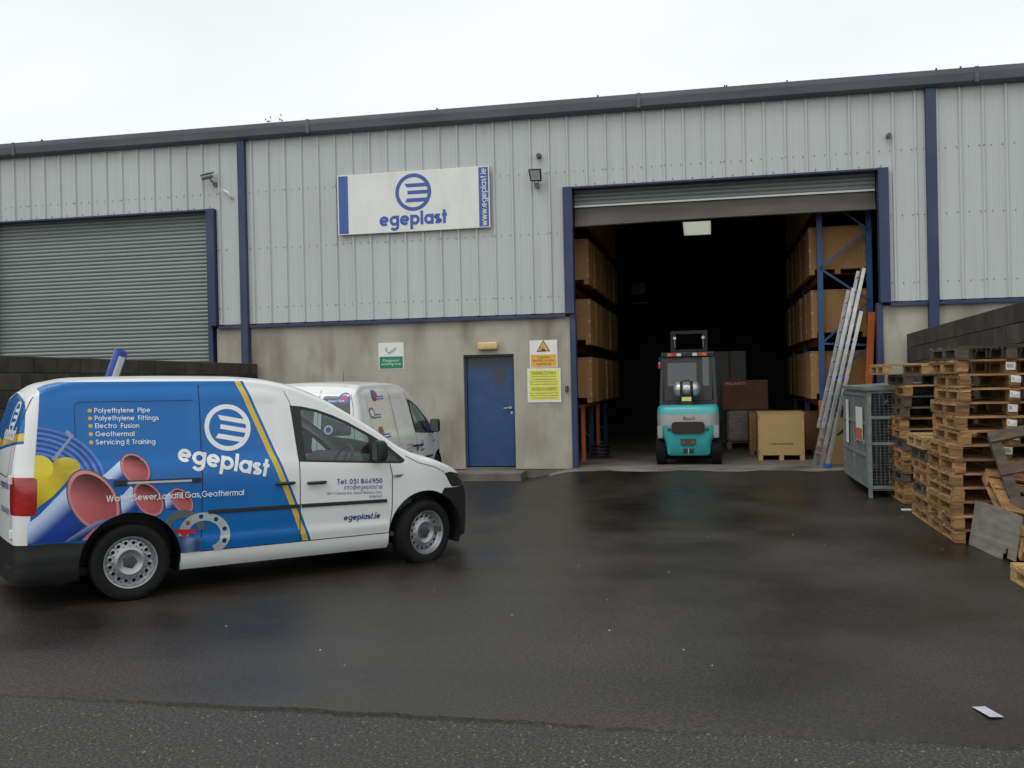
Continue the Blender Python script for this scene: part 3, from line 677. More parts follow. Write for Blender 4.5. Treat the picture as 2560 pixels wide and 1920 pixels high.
class Skin:
    """drops flat artwork onto a body surface"""
    def __init__(s, bvh, axis='side', sgn=-1): s.b = bvh; s.axis = axis; s.sgn = sgn
    def __call__(s, a, z, off):
        if s.axis == 'side': h = s.b.ray_cast(Vector((a, s.sgn*2, z)), Vector((0, -s.sgn, 0)))
        else: h = s.b.ray_cast(Vector((-3, a, z)), Vector((1, 0, 0)))
        if h[0] is None: return Vector((a, s.sgn*.88, z)) if s.axis == 'side' else Vector((-.87, a, z))
        nrm = h[1]
        if (s.axis == 'side' and nrm.y*s.sgn < 0) or (s.axis != 'side' and nrm.x > 0): nrm = -nrm
        return h[0]+nrm*(.0016+off)
    def text(s, body, m, parent, x, z, w_=None, cap=None, slope=0.0, t=.12, gap=.12, slant=0.0, name='lettering', lift=0.0, flip=1):
        st, W = strokes(body, t, gap, slant=slant); sx = (w_/W) if w_ else cap; sy = cap or sx; c, s_ = math.cos(slope), math.sin(slope)
        mb = flat_strips(st, lambda u, v, l: s(x+flip*(u*sx*c-v*sy*s_), z+u*sx*s_+v*sy*c, lift+l))
        return mb.build(name, m, parent)
    def logo(s, m, parent, x, z, r, slope=0.0, flip=1, sq=1.0, name='logo'):
        c, s_ = math.cos(slope), math.sin(slope)
        return flat_strips(logo_strips(), lambda u, v, l: s(x+flip*(u*c-v*s_)*r*sq, z+(u*s_+v*c)*r, l)).build(name, m, parent)
    def poly(s, pts, m, parent, name, off=0.0, cutp=None, color=None, grid=.035):
        bm = bmesh.new(); bm.faces.new([bm.verts.new((p[0], 0, p[1])) for p in pts])
        xs_ = [p[0] for p in pts]; zs_ = [p[1] for p in pts]
        def cutl(co, no):
            bmesh.ops.bisect_plane(bm, geom=list(bm.verts)+list(bm.edges)+list(bm.faces), dist=1e-6, plane_co=co, plane_no=no)
        x = math.floor(min(xs_)/grid)*grid
        while x < max(xs_): cutl((x, 0, 0), (1, 0, 0)); x += grid
        z = math.floor(min(zs_)/grid)*grid
        while z < max(zs_): cutl((0, 0, z), (0, 0, 1)); z += grid
        for cp in (cutp or []):
            ins = cut_poly(bm, cp); bmesh.ops.delete(bm, geom=ins, context='FACES')
        me = bpy.data.meshes.new(name)
        flat = [(v.co.x, v.co.z) for v in bm.verts]
        for v in bm.verts: v.co = s(v.co.x, v.co.z, off)
        bm.to_mesh(me); bm.free(); me.materials.append(MATS[m])
        if color:
            at = me.color_attributes.new('ink', 'FLOAT_COLOR', 'POINT')
            for i, (a, b) in enumerate(flat): at.data[i].color = (*color(a, b), 1)
        return link(name, me, parent)
    def line(s, pts, wd, m, parent, name, off=0.0, step=.03):
        P = []
        for a, b in zip(pts, pts[1:]):
            a, b = Vector(a), Vector(b); k = max(1, int((b-a).length/step))
            P += [a.lerp(b, i/k) for i in range(k)]
        P.append(Vector(pts[-1])); st = []
        for i, p in enumerate(P):
            d = (P[min(i+1, len(P)-1)]-P[max(i-1, 0)]).normalized(); nn = Vector((-d.y, d.x))*wd/2; st.append((p+nn, p-nn))
        return flat_strips([st], lambda u, v, l: s(u, v, off)).build(name, m, parent)
def circ(cx, cz, r, n=40, a0=0): return [(cx+r*math.cos(2*math.pi*i/n+a0), cz+r*math.sin(2*math.pi*i/n+a0)) for i in range(n)]
def ellp(C, A, B_, n=36, a0=0., a1=360., k=1.0): return [(C[0]+k*(A[0]*math.cos(R(a0+(a1-a0)*i/n))+B_[0]*math.sin(R(a0+(a1-a0)*i/n))), C[1]+k*(A[1]*math.cos(R(a0+(a1-a0)*i/n))+B_[1]*math.sin(R(a0+(a1-a0)*i/n)))) for i in range(n+(1 if a1-a0 < 360 else 0))]

def wheel(parent, x, y, sgn, steer=0.0, zc=.308):
    wt = bpy.data.objects.new('wheel', None); COL.objects.link(wt); wt.parent = parent; wt.location = (x, y, zc); wt.rotation_euler = (0, 0, steer)
    o = sgn        # outer side direction in y
    T = [(.205, -.085), (.235, -.098), (.285, -.100), (.303, -.088), (.308, -.06), (.308, .06), (.303, .088), (.285, .100), (.262, .105), (.235, .099), (.205, .088)]
    MB().lathe([(r, h*o) for r, h in T], axis='Y', n=48).build('tyre', 'tyre', wt, smooth=True)
    Rm = [(.212, -.08), (.214, .084), (.209, .092), (.200, .090), (.190, .070), (.186, .055), (.178, .046)]
    MB().lathe([(r, h*o) for r, h in Rm], axis='Y', n=48).build('rim', 'rim', wt, smooth=True)
    # ventilated disc: ring of sectors, each with a round hole
    mb = MB(); ns = 16; r0, r1 = .128, .178; rc = .155; hr = .0150
    def P3(r, a, dep): return (r*math.cos(a), dep*o, r*math.sin(a))
    for k in range(ns):
        a0 = 2*math.pi*k/ns; a1 = 2*math.pi*(k+1)/ns; am = (a0+a1)/2; outer = []; inner = []
        for i in range(16):
            th = 2*math.pi*(i+.5)/16; c, s_ = math.cos(th), math.sin(th); q = max(abs(c), abs(s_)); u, v_ = c/q, s_/q
            outer.append(P3(rc+(v_*(r1-rc) if v_ > 0 else v_*(rc-r0)), am+u*(a1-a0)/2, .046+(.010 if v_ < 0 else 0)*(-v_)))
            inner.append(P3(rc+hr*s_, am+hr*c/rc, .049))
        back = [(p[0]*.99, p[1]-.02*o, p[2]*.99) for p in inner]
        mb.add(outer+inner+back, [(i, (i+1) % 16, 16+(i+1) % 16, 16+i) for i in range(16)]+[(16+i, 16+(i+1) % 16, 32+(i+1) % 16, 32+i) for i in range(16)])
    mb.lathe([(.128, .056*o), (.115, .066*o), (.100, .070*o), (.085, .062*o), (.070, .052*o), (.050, .050*o)], axis='Y', n=40)
    mb.build('wheel_disc', 'rim', wt, smooth=True)
    MB().lathe([(.001, .078*o), (.045, .076*o), (.056, .066*o), (.060, .045*o)], axis='Y', n=5).build('hub_cap', 'dark_grey', wt)
    MB().lathe([(.001, .0*o), (.20, .0*o)], axis='Y', n=24).build('brake_disc', 'black', wt)
    return wt

WIN = [(1.385, 1.552), (1.405, 1.30), (1.425, 1.052), (1.80, 1.026), (2.20, 1.000), (2.416, .988), (2.452, 1.000), (2.458, 1.022), (2.30, 1.160), (2.137, 1.267), (1.919, 1.390), (1.78, 1.455), (1.631, 1.510), (1.50, 1.540)]
GL1 = rounded([(1.475, 1.515), (1.480, 1.30), (1.492, 1.065), (1.80, 1.045), (2.105, 1.024), (2.110, 1.250), (1.91, 1.365), (1.77, 1.430), (1.625, 1.485)], .02, 3)
GL2 = rounded([(2.215, 1.022), (2.408, 1.008), (2.325, 1.085), (2.215, 1.175)], .015, 3)
def build_van(T, paint, zs=1.0, rail=True, steer=0.0):
    Zs = lambda poly: [(a, b*zs) for a, b in poly]
    bm = body_bm(zs)
    full = bm.copy(); full.normal_update(); full.faces.ensure_lookup_table(); bvh = BVHTree.FromBMesh(full); SURF[0], SURF[1] = bvh, full
    for sg in (-1, 1):                      # wheel arches, windows, doors on both flanks
        fl = lambda c, sg=sg: c.y*sg > .45
        for wx in (0, 2.682):
            arch = Zs([(wx+.392*math.cos(R(a)), .318+.398*math.sin(R(a))) for a in range(-10, 191, 8)]+[(wx-.40, .12), (wx+.40, .12)])
            bmesh.ops.delete(bm, geom=cut_poly(bm, arch, filt=fl), context='FACES')
        fg = lambda c, sg=sg: c.y*sg > .55
        trim = cut_poly(bm, Zs(WIN), filt=fg)
        tb = take(bm, trim, 'window_frame', 'van_trim', T)
        b2 = bmesh.new(); b2.from_mesh(tb.data); bpy.data.objects.remove(tb)
        for gl in (GL1, GL2): take(b2, cut_poly(b2, Zs(gl)), 'side_window' if gl is GL1 else 'quarter_window', 'van_glass', T)
        take(b2, list(b2.faces), 'window_frame', 'van_trim', T, .012)
        door = Zs([(1.424, 1.052), (1.421, .346), (2.290, .346), (2.318, .55), (2.326, .887), (2.300, .9935), (2.20, 1.000), (1.80, 1.026)])
        fd = take(bm, cut_poly(bm, door, filt=fl), 'front_door', paint, T, .01)
        if sg == -1:
            sl = Zs([(.588, 1.742), (.572, 1.05), (.553, .346), (1.420, .346), (1.4235, 1.052), (1.404, 1.30), (1.384, 1.56), (1.37, 1.70)])
            sd_ = take(bm, cut_poly(bm, sl, filt=fl), 'sliding_door', paint, T, .01)
            FD, SD = fd, sd_
    # windscreen on the sloping front
    ws = [(1.50, -.60), (1.62, -.665), (2.36, -.775), (2.46, -.60), (2.555, -.25), (2.57, 0), (2.555, .25), (2.46, .60), (2.36, .775), (1.62, .665), (1.50, .60), (1.455, 0)]
    take(bm, cut_poly(bm, ws, ax=(0, 1), filt=lambda c: c.z > 1.0*zs), 'windscreen', 'van_glass', T)
    # bumpers, lamps
    take(bm, cut_poly(bm, Zs([(-1.0, .523), (-.55, .520), (-.20, .492), (-.20, .1), (-1.0, .1)])), 'rear_bumper', 'van_trim', T, .01)
    for sg in (-1, 1):
        for x_ in (.70,):
            geo = [f for f in bm.faces if f.calc_center_median().x < -.6 and abs(f.calc_center_median().y) > .55]
            geo = geo+list({e for f in geo for e in f.edges})+list({v for f in geo for v in f.verts})
            bmesh.ops.bisect_plane(bm, geom=geo, dist=1e-6, plane_co=(0, sg*x_, 0), plane_no=(0, 1, 0))
        tp = Zs(rounded([(-.95, 1.047), (-.685, 1.037), (-.692, .742), (-.95, .756)], .03))
        tl_ = take(bm, cut_poly(bm, tp, filt=lambda c, sg=sg: c.y*sg > .70), 'tail_lamp', 'tail_red', T, .01)
    take(bm, cut_poly(bm, Zs([(2.84, .640), (2.905, .722), (3.02, .716), (3.7, .70), (3.7, .1), (2.84, .1)])), 'front_bumper', 'van_trim', T, .01)
    for sg in (-1, 1):
        hp = Zs([(2.905, .865), (2.985, .872), (3.36, .800), (3.40, .7), (3.02, .722), (2.985, .75)])
        take(bm, cut_poly(bm, hp, filt=lambda c, sg=sg: c.y*sg > .42), 'headlamp', 'lamp_black', T, .01)
    take(bm, cut_poly(bm, Zs([(3.25, .805), (3.7, .80), (3.7, .7), (3.25, .7)]), filt=lambda c: abs(c.y) < .43), 'grille', 'van_trim', T, .01)
    take(bm, list(bm.faces), 'body_shell', paint, T, .008)
    sk = Skin(bvh); SKs = {-1: sk, 1: Skin(bvh, 'side', 1)}
    # shut lines
    for sg in (-1, 1):
        S_ = SKs[sg]
        S_.line(Zs([(1.385, 1.555), (1.405, 1.30), (1.424, 1.05), (1.421, .346), (2.290, .346), (2.318, .55), (2.326, .887), (2.302, .99)]), .008, 'seal', T, 'door_seal')
        S_.line(Zs([(2.47, 1.055), (2.60, .985), (2.78, .935), (2.905, .872)]), .006, 'seal', T, 'bonnet_seam')
        S_.line(Zs([(1.34, 1.68), (1.375, 1.60), (1.39, 1.555)]), .005, 'seal', T, 'roof_seam')
    sk.line(Zs([(.60, 1.745), (.588, 1.70), (.572, 1.05), (.553, .346), (1.42, .346)]), .008, 'seal', T, 'door_seal')
    if rail: sk.line(Zs([(-.40, 1.13), (-.40, 1.575), (-.385, 1.60), (-.36, 1.612), (.54, 1.612)]), .004, 'seal', T, 'panel_crease')
    # sliding rail, rubbing strip, handles
    def strip(pts, h, dpt, name, m, par):
        mb = MB()
        for (a, za), (b, zb) in zip(pts, pts[1:]):
            k = max(1, int(abs(b-a)/.06))
            for i in range(k):
                t0, t1 = i/k, (i+1)/k; q = []
                for t in (t0, t1):
                    x_ = a+(b-a)*t; zz = za+(zb-za)*t
                    for dz, dy in ((-h/2, -.004), (-h*.32, dpt), (h*.32, dpt), (h/2, -.004)):
                        p_ = sk(x_, zz+dz, 0); q.append((p_.x, p_.y-dy, p_.z))
                mb.add(q, [(0, 4, 5, 1), (1, 5, 6, 2), (2, 6, 7, 3)])
        return mb.build(name, m, par, smooth=True)
    if rail: strip(Zs([(-.13, .958), (-.03, .956)]), .050, .018, 'rail_cover', 'van_trim', T)
    if rail: strip(Zs([(-.03, .956), (.548, .945)]), .026, .013, 'slide_rail', 'indicator', T); strip(Zs([(-.03, .972), (.548, .961)]), .008, .0125, 'rail_slot', 'seal', T); strip(Zs([(.48, .947), (.555, .945)]), .04, .018, 'rail_cover', 'van_trim', T)
    strip(Zs([(.612, .672), (1.412, .662)]), .036, .014, 'rubbing_strip', 'van_trim', SD); strip(Zs([(1.430, .662), (2.262, .648)]), .036, .014, 'rubbing_strip', 'van_trim', FD)
    for x0, x1, z_, par in ((1.200, 1.372, .872, SD), (1.490, 1.664, .860, FD)):
        p = [sk(x0+(x1-x0)*i/8, z_*zs, 0) for i in range(9)]
        mb = MB(); mb.tube([(q.x, q.y-(.006+.030*math.sin(math.pi*min(1, max(0, i/8)))**.5), q.z) for i, q in enumerate(p)], [.011]+[.015]*7+[.011], 8)
        mb.build('door_handle', 'van_trim', par, smooth=True)
        if x0 > 1.4: sk.poly(circ(1.585, z_*zs, .045, 24), 'indicator' if paint != 'x' else paint, par, 'handle_recess', -.0006).data.materials[0] = MATS['van_white']
    # mirrors
    for sg in (-1, 1):
        mb = MB(); xm, zm = 2.165, 1.125*zs
        mb.prism([(xm-.055, zm-.10), (xm+.025, zm-.105), (xm+.055, zm-.05), (xm+.050, zm+.06), (xm+.015, zm+.095), (xm-.05, zm+.09)], sg*.905, sg*1.045, 'Y')
        mi = mb.build('door_mirror', 'van_trim', T, smooth=True, bevel=.03, seg=3)
        MB().bar((xm+.03, sg*.86, zm-.09), (xm+.01, sg*.96, zm-.085), .05, .03).build('mirror_arm', 'van_trim', mi)
        B('mirror_glass', 'mirror', mi, xm-.0575, xm-.0555, min(sg*.92, sg*1.03), max(sg*.92, sg*1.03), zm-.085, zm+.075)
    # side repeater
    sk.poly(Zs([(2.330, .884), (2.450, .889), (2.425, .866), (2.395, .855), (2.335, .857)]), 'indicator', T, 'wing_badge', .002); sk.poly(Zs([(2.36, .877), (2.42, .880), (2.41, .866), (2.36, .866)]), 'black', T, 'wing_badge', .0035)
    # underbody, wheel wells
    B('underbody', 'black', T, -.70, 2.25, -.55, .55, .20*zs, .26*zs)
    for wx in (0, 2.682):
        pr = [(wx+.40*math.cos(R(a)), (.318+.405*math.sin(R(a)))*zs) for a in range(-20, 201, 10)]; nn = len(pr)
        for sg in (-1, 1):
            y0, y1 = sg*.845, sg*.50
            mb = MB(); mb.add([(a, y0, b) for a, b in pr]+[(a, y1, b) for a, b in pr], [(i, i+1, nn+i+1, nn+i) for i in range(nn-1)]+[tuple(range(nn, 2*nn))])
            mb.build('wheel_arch_liner', 'black', T)
            wheel(T, wx, sg*.765, sg, steer if wx > 1 else 0.0)
    # cab interior
    bk = section(1.36); MB().add([(1.36, q.y*.97, q.z*zs*.985) for q in bk]+[(1.36, -q.y*.97, q.z*zs*.985) for q in reversed(bk)], [tuple(range(2*len(bk)))]).build('bulkhead', 'cabin_light', T)
    B('cab_floor', 'cabin', T, 1.37, 2.9, -.80, .80, .30, .34)
    MB().prism([(2.02, .78), (2.10, .98), (2.20, 1.045*zs), (2.50, 1.03*zs), (2.60, .95), (2.6, .5), (2.3, .5)], -.76, .76, 'Y').build('dashboard', 'cabin', T, bevel=.03)
    for sg in (-1, 1):
        st_ = MB(); st_.prism([(1.50, .50), (1.98, .52), (2.0, .62), (1.62, .63), (1.52, 1.12), (1.40, 1.12)], sg*.40-.23, sg*.40+.23, 'Y')
        s0 = st_.build('seat', 'seat_cloth', T, smooth=True, bevel=.04); MB().prism([(1.43, 1.17), (1.52, 1.17), (1.50, 1.34), (1.43, 1.34)], sg*.40-.12, sg*.40+.12, 'Y').build('headrest', 'seat_cloth', s0, bevel=.025)
    sw = MB(); cx_ = Vector((2.02, -.40, .985*zs)); ax_ = Vector((-.88, 0, .47)).normalized(); u_ = Vector((0, 1, 0)); v_ = ax_.cross(u_)
    sw.tube([cx_+(u_*math.cos(a)+v_*math.sin(a))*.185 for a in [2*math.pi*i/32 for i in range(32)]], .015, 8, closed=True)
    for a in (0, 180, 270): sw.tube([cx_-ax_*.02, cx_+(u_*math.cos(R(a))+v_*math.sin(R(a)))*.185], .014, 6)
    sw.tube([cx_-ax_*.03, cx_-ax_*.25], .03, 8); sw.build('steering_wheel', 'cabin', T, smooth=True)
    full.free(); SURF[0] = None
    if not rail: MB().tube([(.95, .0, 1.82*zs), (.93, .0, 1.99*zs)], [.005, .002], 6).build('roof_aerial', 'black', T)
    return sk, Skin(bvh, 'rear'), FD, SD, bvh

VA = thing('van', 'white panel van with blue pipe-print livery, yellow band and wheels turned', 'van', (-5.2362, -9.0683, .004), 0, 'delivery vans parked in the yard')
VA.rotation_euler = (0, R(.72), R(44.322))
skA, rearA, FD, SD, bvhA = build_van(VA, 'van_livery', steer=R(14))
# ------------------------------------------------------------------ printed livery on the near van
ink = bpy.data.materials.new('print_ink'); ink.use_nodes = True; t_ = ink.node_tree; b_ = t_.nodes['Principled BSDF']; b_.inputs['Roughness'].default_value = .3; b_.inputs['Specular IOR Level'].default_value = .3
ca = t_.nodes.new('ShaderNodeVertexColor'); ca.layer_name = 'ink'; t_.links.new(ca.outputs[0], b_.inputs['Base Color']); MATS['print_ink'] = ink
lerp = lambda a, b, t: tuple(x+(y-x)*max(0, min(1, t)) for x, y in zip(a, b))
BL, DB, PK, RD = (.10, .24, .62), (.008, .03, .19), (.62, .23, .23), (.42, .09, .10)
ARCH = [[(.393*math.cos(2*math.pi*i/48), .318+.399*math.sin(2*math.pi*i/48)) for i in range(48)]]
TAIL = rounded([(-.95, 1.047), (-.685, 1.037), (-.692, .742), (-.95, .756)], .03)
REARLIM = [[(-1.2, .2), (-.79, .2), (-.756, .539), (-.635, 1.777), (-1.2, 1.777)]]
P = lambda pts, name, off, col, cut=(): skA.poly(pts, 'print_ink', VA, name, off*2.2, list(cut), col, grid=.022)
def ring(C, A, Bv, a0, a1, k0, k1, name, off, col, cut=()):
    n = 40; o = ellp(C, A, Bv, n, a0, a1, k0); i = ellp(C, A, Bv, n, a0, a1, k1)
    if a1-a0 >= 360: o.append(o[0]); i.append(i[0])
    return P(o+i[::-1], name, off, col, cut)
# coil of blue pipe behind
C0 = (-.704, .996)
for j in range(12):
    k0 = 1-.045*j; A = (.517, -.031); Bv = (.004, .432)
    hi_ = (.10, .24, .62) if j % 2 == 0 else (.025, .085, .36)
    ring(C0, A, Bv, 6, 99, k0, k0-.05, 'pipe_coil_print', .0002+.00008*j, lambda x, z, h=hi_: lerp(h, tuple(c*.45 for c in h), (math.hypot(x+.704, z-.996)*9) % 1*.5), REARLIM)
P([(-.475, 1.375), (-.455, 1.395), (-.41, 1.345), (-.425, 1.33), (-.555, 1.155), (-.58, 1.17), (-.445, 1.335)], 'coil_strap_print', .0012, lambda x, z: (.25, .30, .42))
YE, YD = (.68, .53, .025), (.44, .33, .02)
P([(-.73, 1.209), (-.671, 1.209), (-.612, 1.178), (-.571, 1.143), (-.535, 1.177), (-.474, 1.183), (-.413, 1.153), (-.374, 1.097), (-.394, 1.068), (-.469, 1.006), (-.57, .893), (-.685, .806), (-.77, .80), (-.77, 1.2)], 'yellow_fitting_print', .0013, lambda x, z: lerp(YE, YD, .5+.5*math.sin((x+z)*14)), [TAIL]+REARLIM)
P(ellp((-.661, 1.112), (.089, -.034), (-.027, -.087)), 'yellow_fitting_print', .0015, lambda x, z: lerp(YE, (.70, .60, .08), (z-1.03)*5), REARLIM)
P(ellp((-.453, 1.131), (.077, -.025), (-.012, -.044)), 'yellow_fitting_print', .0016, lambda x, z: lerp(YD, (.70, .60, .08), (z-1.10)*10))
def pipe(body, C, A, Bv, off, name='blue_pipe_print', dark=.5, axis=(.55, -.83)):
    L = lambda x, z: -(x-C[0])*.66+(z-C[1])*.75           # across the pipe wall
    sz = math.hypot(*A)
    P(body, name, off, lambda x, z: lerp(lerp((.012, .055, .30), DB, -L(x, z)/sz*2), (.55, .66, .88), (L(x, z)/sz-.22)*2.6), ARCH)
    P(ellp(C, A, Bv), name, off+.0002, lambda x, z: (.10, .11, .14), ARCH)
    P(ellp(C, A, Bv, k=.955), name, off+.0004, lambda x, z: PK, ARCH)
    P(ellp(C, A, Bv, k=.85), name, off+.0006, lambda x, z: lerp(lerp(RD, (.60, .17, .18), (C[0]-x)*4+.3), (.030, .006, .012), .12+((x-C[0])*.30+(z-C[1])*.95)*1.15/abs(A[1])), ARCH)
pipe([(-.214, 1.022), (-.063, 1.143), (.016, 1.065), (.013, .985), (-.175, .995)], (.038, 1.064), (.083, -.111), (-.080, -.064), .0017)
pipe([(.258, .825), (.339, .893), (.363, .843), (.349, .717), (.268, .723)], (.397, .784), (.076, -.098), (-.057, -.046), .0019)
pipe([(-.084, .842), (-.006, .93), (.059, .876), (.045, .721), (-.074, .718)], (.132, .815), (.090, -.133), (-.082, -.058), .0021)
pipe([(-.423, 1.042), (-.481, .953), (-.68, .746), (-.754, .693), (-.756, .539), (-.501, .528), (-.384, .611), (-.177, .83)], (-.283, .831), (.137, -.234), (-.146, -.093), .0024)
P([(-.501, .528), (-.406, .591), (-.271, .666), (-.109, .702), (-.062, .661), (-.248, .528)], 'blue_pipe_print', .0032, lambda x, z: lerp(DB, (.50, .62, .88), ((z-.515)-(x+.501)*.48)*9+.15), ARCH)
P([(-.375, .528), (-.30, .60), (-.22, .645), (-.12, .67), (-.10, .65), (-.20, .62), (-.27, .575), (-.32, .525)], 'blue_pipe_print', .0034, lambda x, z: (.50, .17, .17), ARCH)
# flanges and valve
SILL = [[(-1, .1), (3, .1), (3, .346), (-1, .346)]]
ring((.412, .526), (.177, -.015), (.002, .181), 5, 172, 1, .64, 'flange_print', .0027, lambda x, z: (.10, .12, .12), ARCH+SILL)
ring((.583, .491), (.215, -.019), (.003, .181), -62, 190, 1, .62, 'flange_print', .0029, lambda x, z: lerp((.30, .36, .38), (.45, .52, .53), (x-.4)*2.5), ARCH+SILL)
for a in (-22, 18, 58, 100, 142, 176):
    P(circ(.583+.176*math.cos(R(a)), .491+.148*math.sin(R(a))-.016*math.cos(R(a)), .019, 16), 'flange_hole_print', .0032, lambda x, z: (.02, .035, .12) if x > .47 else (.34, .06, .07))
P([(.353, .499), (.40, .485), (.557, .455), (.56, .350), (.358, .350)], 'valve_print', .0034, lambda x, z: lerp((.03, .06, .16), (.12, .20, .34), .5+.5*math.sin(x*45)), ARCH+SILL)
P([(.327, .553), (.512, .537), (.510, .504), (.443, .504), (.431, .479), (.399, .482), (.389, .511), (.327, .524)], 'valve_print', .0036, lambda x, z: lerp((.38, .02, .03), (.55, .03, .05), (x-.33)*5), ARCH)
# words
for (tx, xe, z0, z1) in (('Polyethylene  Pipe', .182, 1.524, 1.519), ('Polyethylene  Fittings', .245, 1.463, 1.452), ('Electro  Fusion', .088, 1.402, 1.393), ('Geothermal', .048, 1.337, 1.328), ('Servicing & Training', .208, 1.272, 1.258)):
    skA.text(tx, 'print_white', VA, -.249, z0, xe+.249, .0385, math.atan2(z1-z0, xe+.249), t=.14, name='lettering', lift=.0006)
    skA.poly(circ(-.283, z0+.018, .016, 20), 'print_yellow', VA, 'bullet_dot', .0008)
skA.text('Water,Sewer,Landfill,Gas,Geothermal', 'print_white', VA, -.192, .817, 1.105, .050, math.atan2(-.021, 1.1), t=.13, gap=.09, lift=.0095)
SL = math.atan2(-.158, .68)
skA.logo('print_white', VA, .815, 1.374, .199, SL*.85)
skA.text('egeplast', 'print_white', VA, .372, 1.112, .775, .150, SL, t=.195, gap=.06, name='lettering', lift=.0004)
skA.text('Tel: 051 844950', 'print_navy', FD, 1.772, .832, .448, .046, -.036, t=.17)
skA.text('info@egeplast.ie', 'print_navy', FD, 1.842, .779, .378, .042, -.042, t=.10)
skA.text('Unit 4 Cessna Ave, Airport Business Park,', 'print_navy', FD, 1.672, .742, .541, .026, -.038, t=.11)
skA.text('Waterford', 'print_navy', FD, 2.083, .687, .130, .026, -.038, t=.11)
skA.text('egeplast.ie', 'print_navy', FD, 1.834, .497, .362, .052, -.018, t=.20, gap=.07, slant=.12)
skA.line([(-.70, .556), (-.61, .554)], .006, 'print_white', VA, 'printer_mark', .004)
# rear doors: centre line at y=0, right edge y=-.8 (seen on the left of the picture)
rd_ = bpy.data.objects.new('rear_door', None); COL.objects.link(rd_); rd_.parent = VA
for pts in ([(0, .55), (0, 1.72)], [(-.74, .55), (-.735, 1.30), (-.70, 1.66)], [(-.62, 1.06), (-.64, 1.12), (-.60, 1.60), (-.57, 1.62), (-.10, 1.64), (-.08, 1.60), (-.08, 1.06), (-.10, 1.04), (-.58, 1.03), (-.62, 1.06)]):
    rearA.line(pts, .008, 'seal', rd_, 'door_seal')
for z in (1.02, .60):
    h_ = rearA(-.76, z, 0); MB().box(h_.x-.02, h_.x+.01, h_.y-.02, h_.y+.02, z-.035, z+.035).build('door_hinge', 'van_white', rd_, bevel=.006)
rearA.logo('print_white', rd_, -.40, 1.50, .135, 0, flip=-1); rearA.text('egeplast', 'print_white', rd_, -.13, 1.315, .53, .11, .0, t=.21, gap=.06, flip=-1, lift=.0004)
rearA.text('egeplast.ie', 'print_navy', rd_, -.25, .94, .40, .06, 0, t=.18, flip=-1); rearA.text('051 844950', 'print_navy', rd_, -.27, .74, .40, .05, 0, t=.14, flip=-1)
rearA.line([(-.74, .335), (-.45, .325)], .016, 'tail_red', VA, 'rear_reflector', .002)
rearA.poly([(-.715, .972), (-.775, .975), (-.775, 1.008), (-.715, 1.008)], 'tail_clear', VA, 'reverse_lens', .003)
mat('print_grey', (.20, .19, .19), .4)
# ------------------------------------------------------------------ second, older van nosed up to the wall
VB = thing('van', 'plain white older van with round blue stickers, nosed up to the concrete wall', 'van', (-4.94, -5.0, .004), R(91.85), 'delivery vans parked in the yard')
skB, rearB, FDB, SDB, bvhB = build_van(VB, 'van_white', zs=.955, rail=False)
def sticker(S_, x, z, r, m, ring=None, sq=1.0, par=VB, off=.0):
    S_.poly([(x+sq*a, z+b) for a, b in circ(0, 0, r, 24)], m, par, 'round_sticker', .0008+off, grid=.05)
    if ring: S_.poly([(x+sq*a, z+b) for a, b in circ(0, 0, r*.62, 20)], ring, par, 'round_sticker', .0014+off, grid=.05)
def label_(S_, x, z, w_, h_, m, par=VB, txt=None, flip=1):
    S_.poly([(x, z), (x+flip*w_, z), (x+flip*w_, z+h_), (x, z+h_)], m, par, 'blue_label', .0004, grid=.05)
    if txt == '-': S_.line([(x+flip*w_*.08, z+h_*.5), (x+flip*w_*.9, z+h_*.5)], h_*.3, 'print_white', par, 'label_text', .0012)
    elif txt: S_.text(txt, 'print_white', par, x+flip*w_*.06, z+h_*.25, w_*.88, h_*.5, 0, t=.14, flip=flip, lift=.0012)
label_(skB, .02, 1.505, .33, .045, 'print_blue', txt='-'); sticker(skB, -.02, 1.560, .075, 'print_blue', 'print_red', 1.6)
label_(skB, -.24, 1.275, .30, .05, 'print_blue', txt='-'); sticker(skB, -.26, 1.345, .07, 'print_grey', 'print_white', 1.6)
label_(skB, -.05, 1.015, .30, .05, 'print_blue', txt='-'); sticker(skB, -.06, 1.10, .07, 'print_grey', 'print_red', 1.5)
for k, tx in enumerate(('Tel: 051 844950', 'Unit 4 Cessna', 'Airport Park', 'Waterford')): skB.text(tx, 'print_navy', VB, .92, .845-.045*k, .28, .026, 0, t=.12)
sticker(skB, 1.45, .785, .040, 'print_black', None, 1.5)
skB.logo('print_blue', FDB, 1.72, .835, .045, sq=1.5); skB.text('egeplast', 'print_navy', FDB, 1.62, .735, .2, .028, 0, t=.2)
rdB = bpy.data.objects.new('rear_door', None); COL.objects.link(rdB); rdB.parent = VB
gp = rounded([(-.335, 1.10), (-.715, 1.10), (-.665, 1.56), (-.335, 1.575)], .05); gp2 = rounded([(-.24, 1.10), (.715, 1.10), (.665, 1.56), (-.24, 1.585)], .05)
for q_ in (gp, gp2): rearB.poly(q_, 'lamp_black', rdB, 'rear_window', .001)
rearB.line([(-.29, .52), (-.29, 1.64)], .006, 'seal', rdB, 'door_seal'); rearB.line([(-.765, .5), (-.755, 1.05), (-.71, 1.45), (-.665, 1.60)], .006, 'seal', rdB, 'door_seal')
sticker(rearB, -.60, 1.535, .072, 'print_blue', 'print_red', 1, rdB, .0018); rearB.poly([(-.38, 1.49), (-.60, 1.49), (-.60, 1.53), (-.38, 1.53)], 'print_blue', rdB, 'blue_label', .0018)
rearB.text('Sewer Pipe', 'print_white', rdB, -.40, 1.498, .2, .026, 0, t=.14, flip=-1, lift=.003)
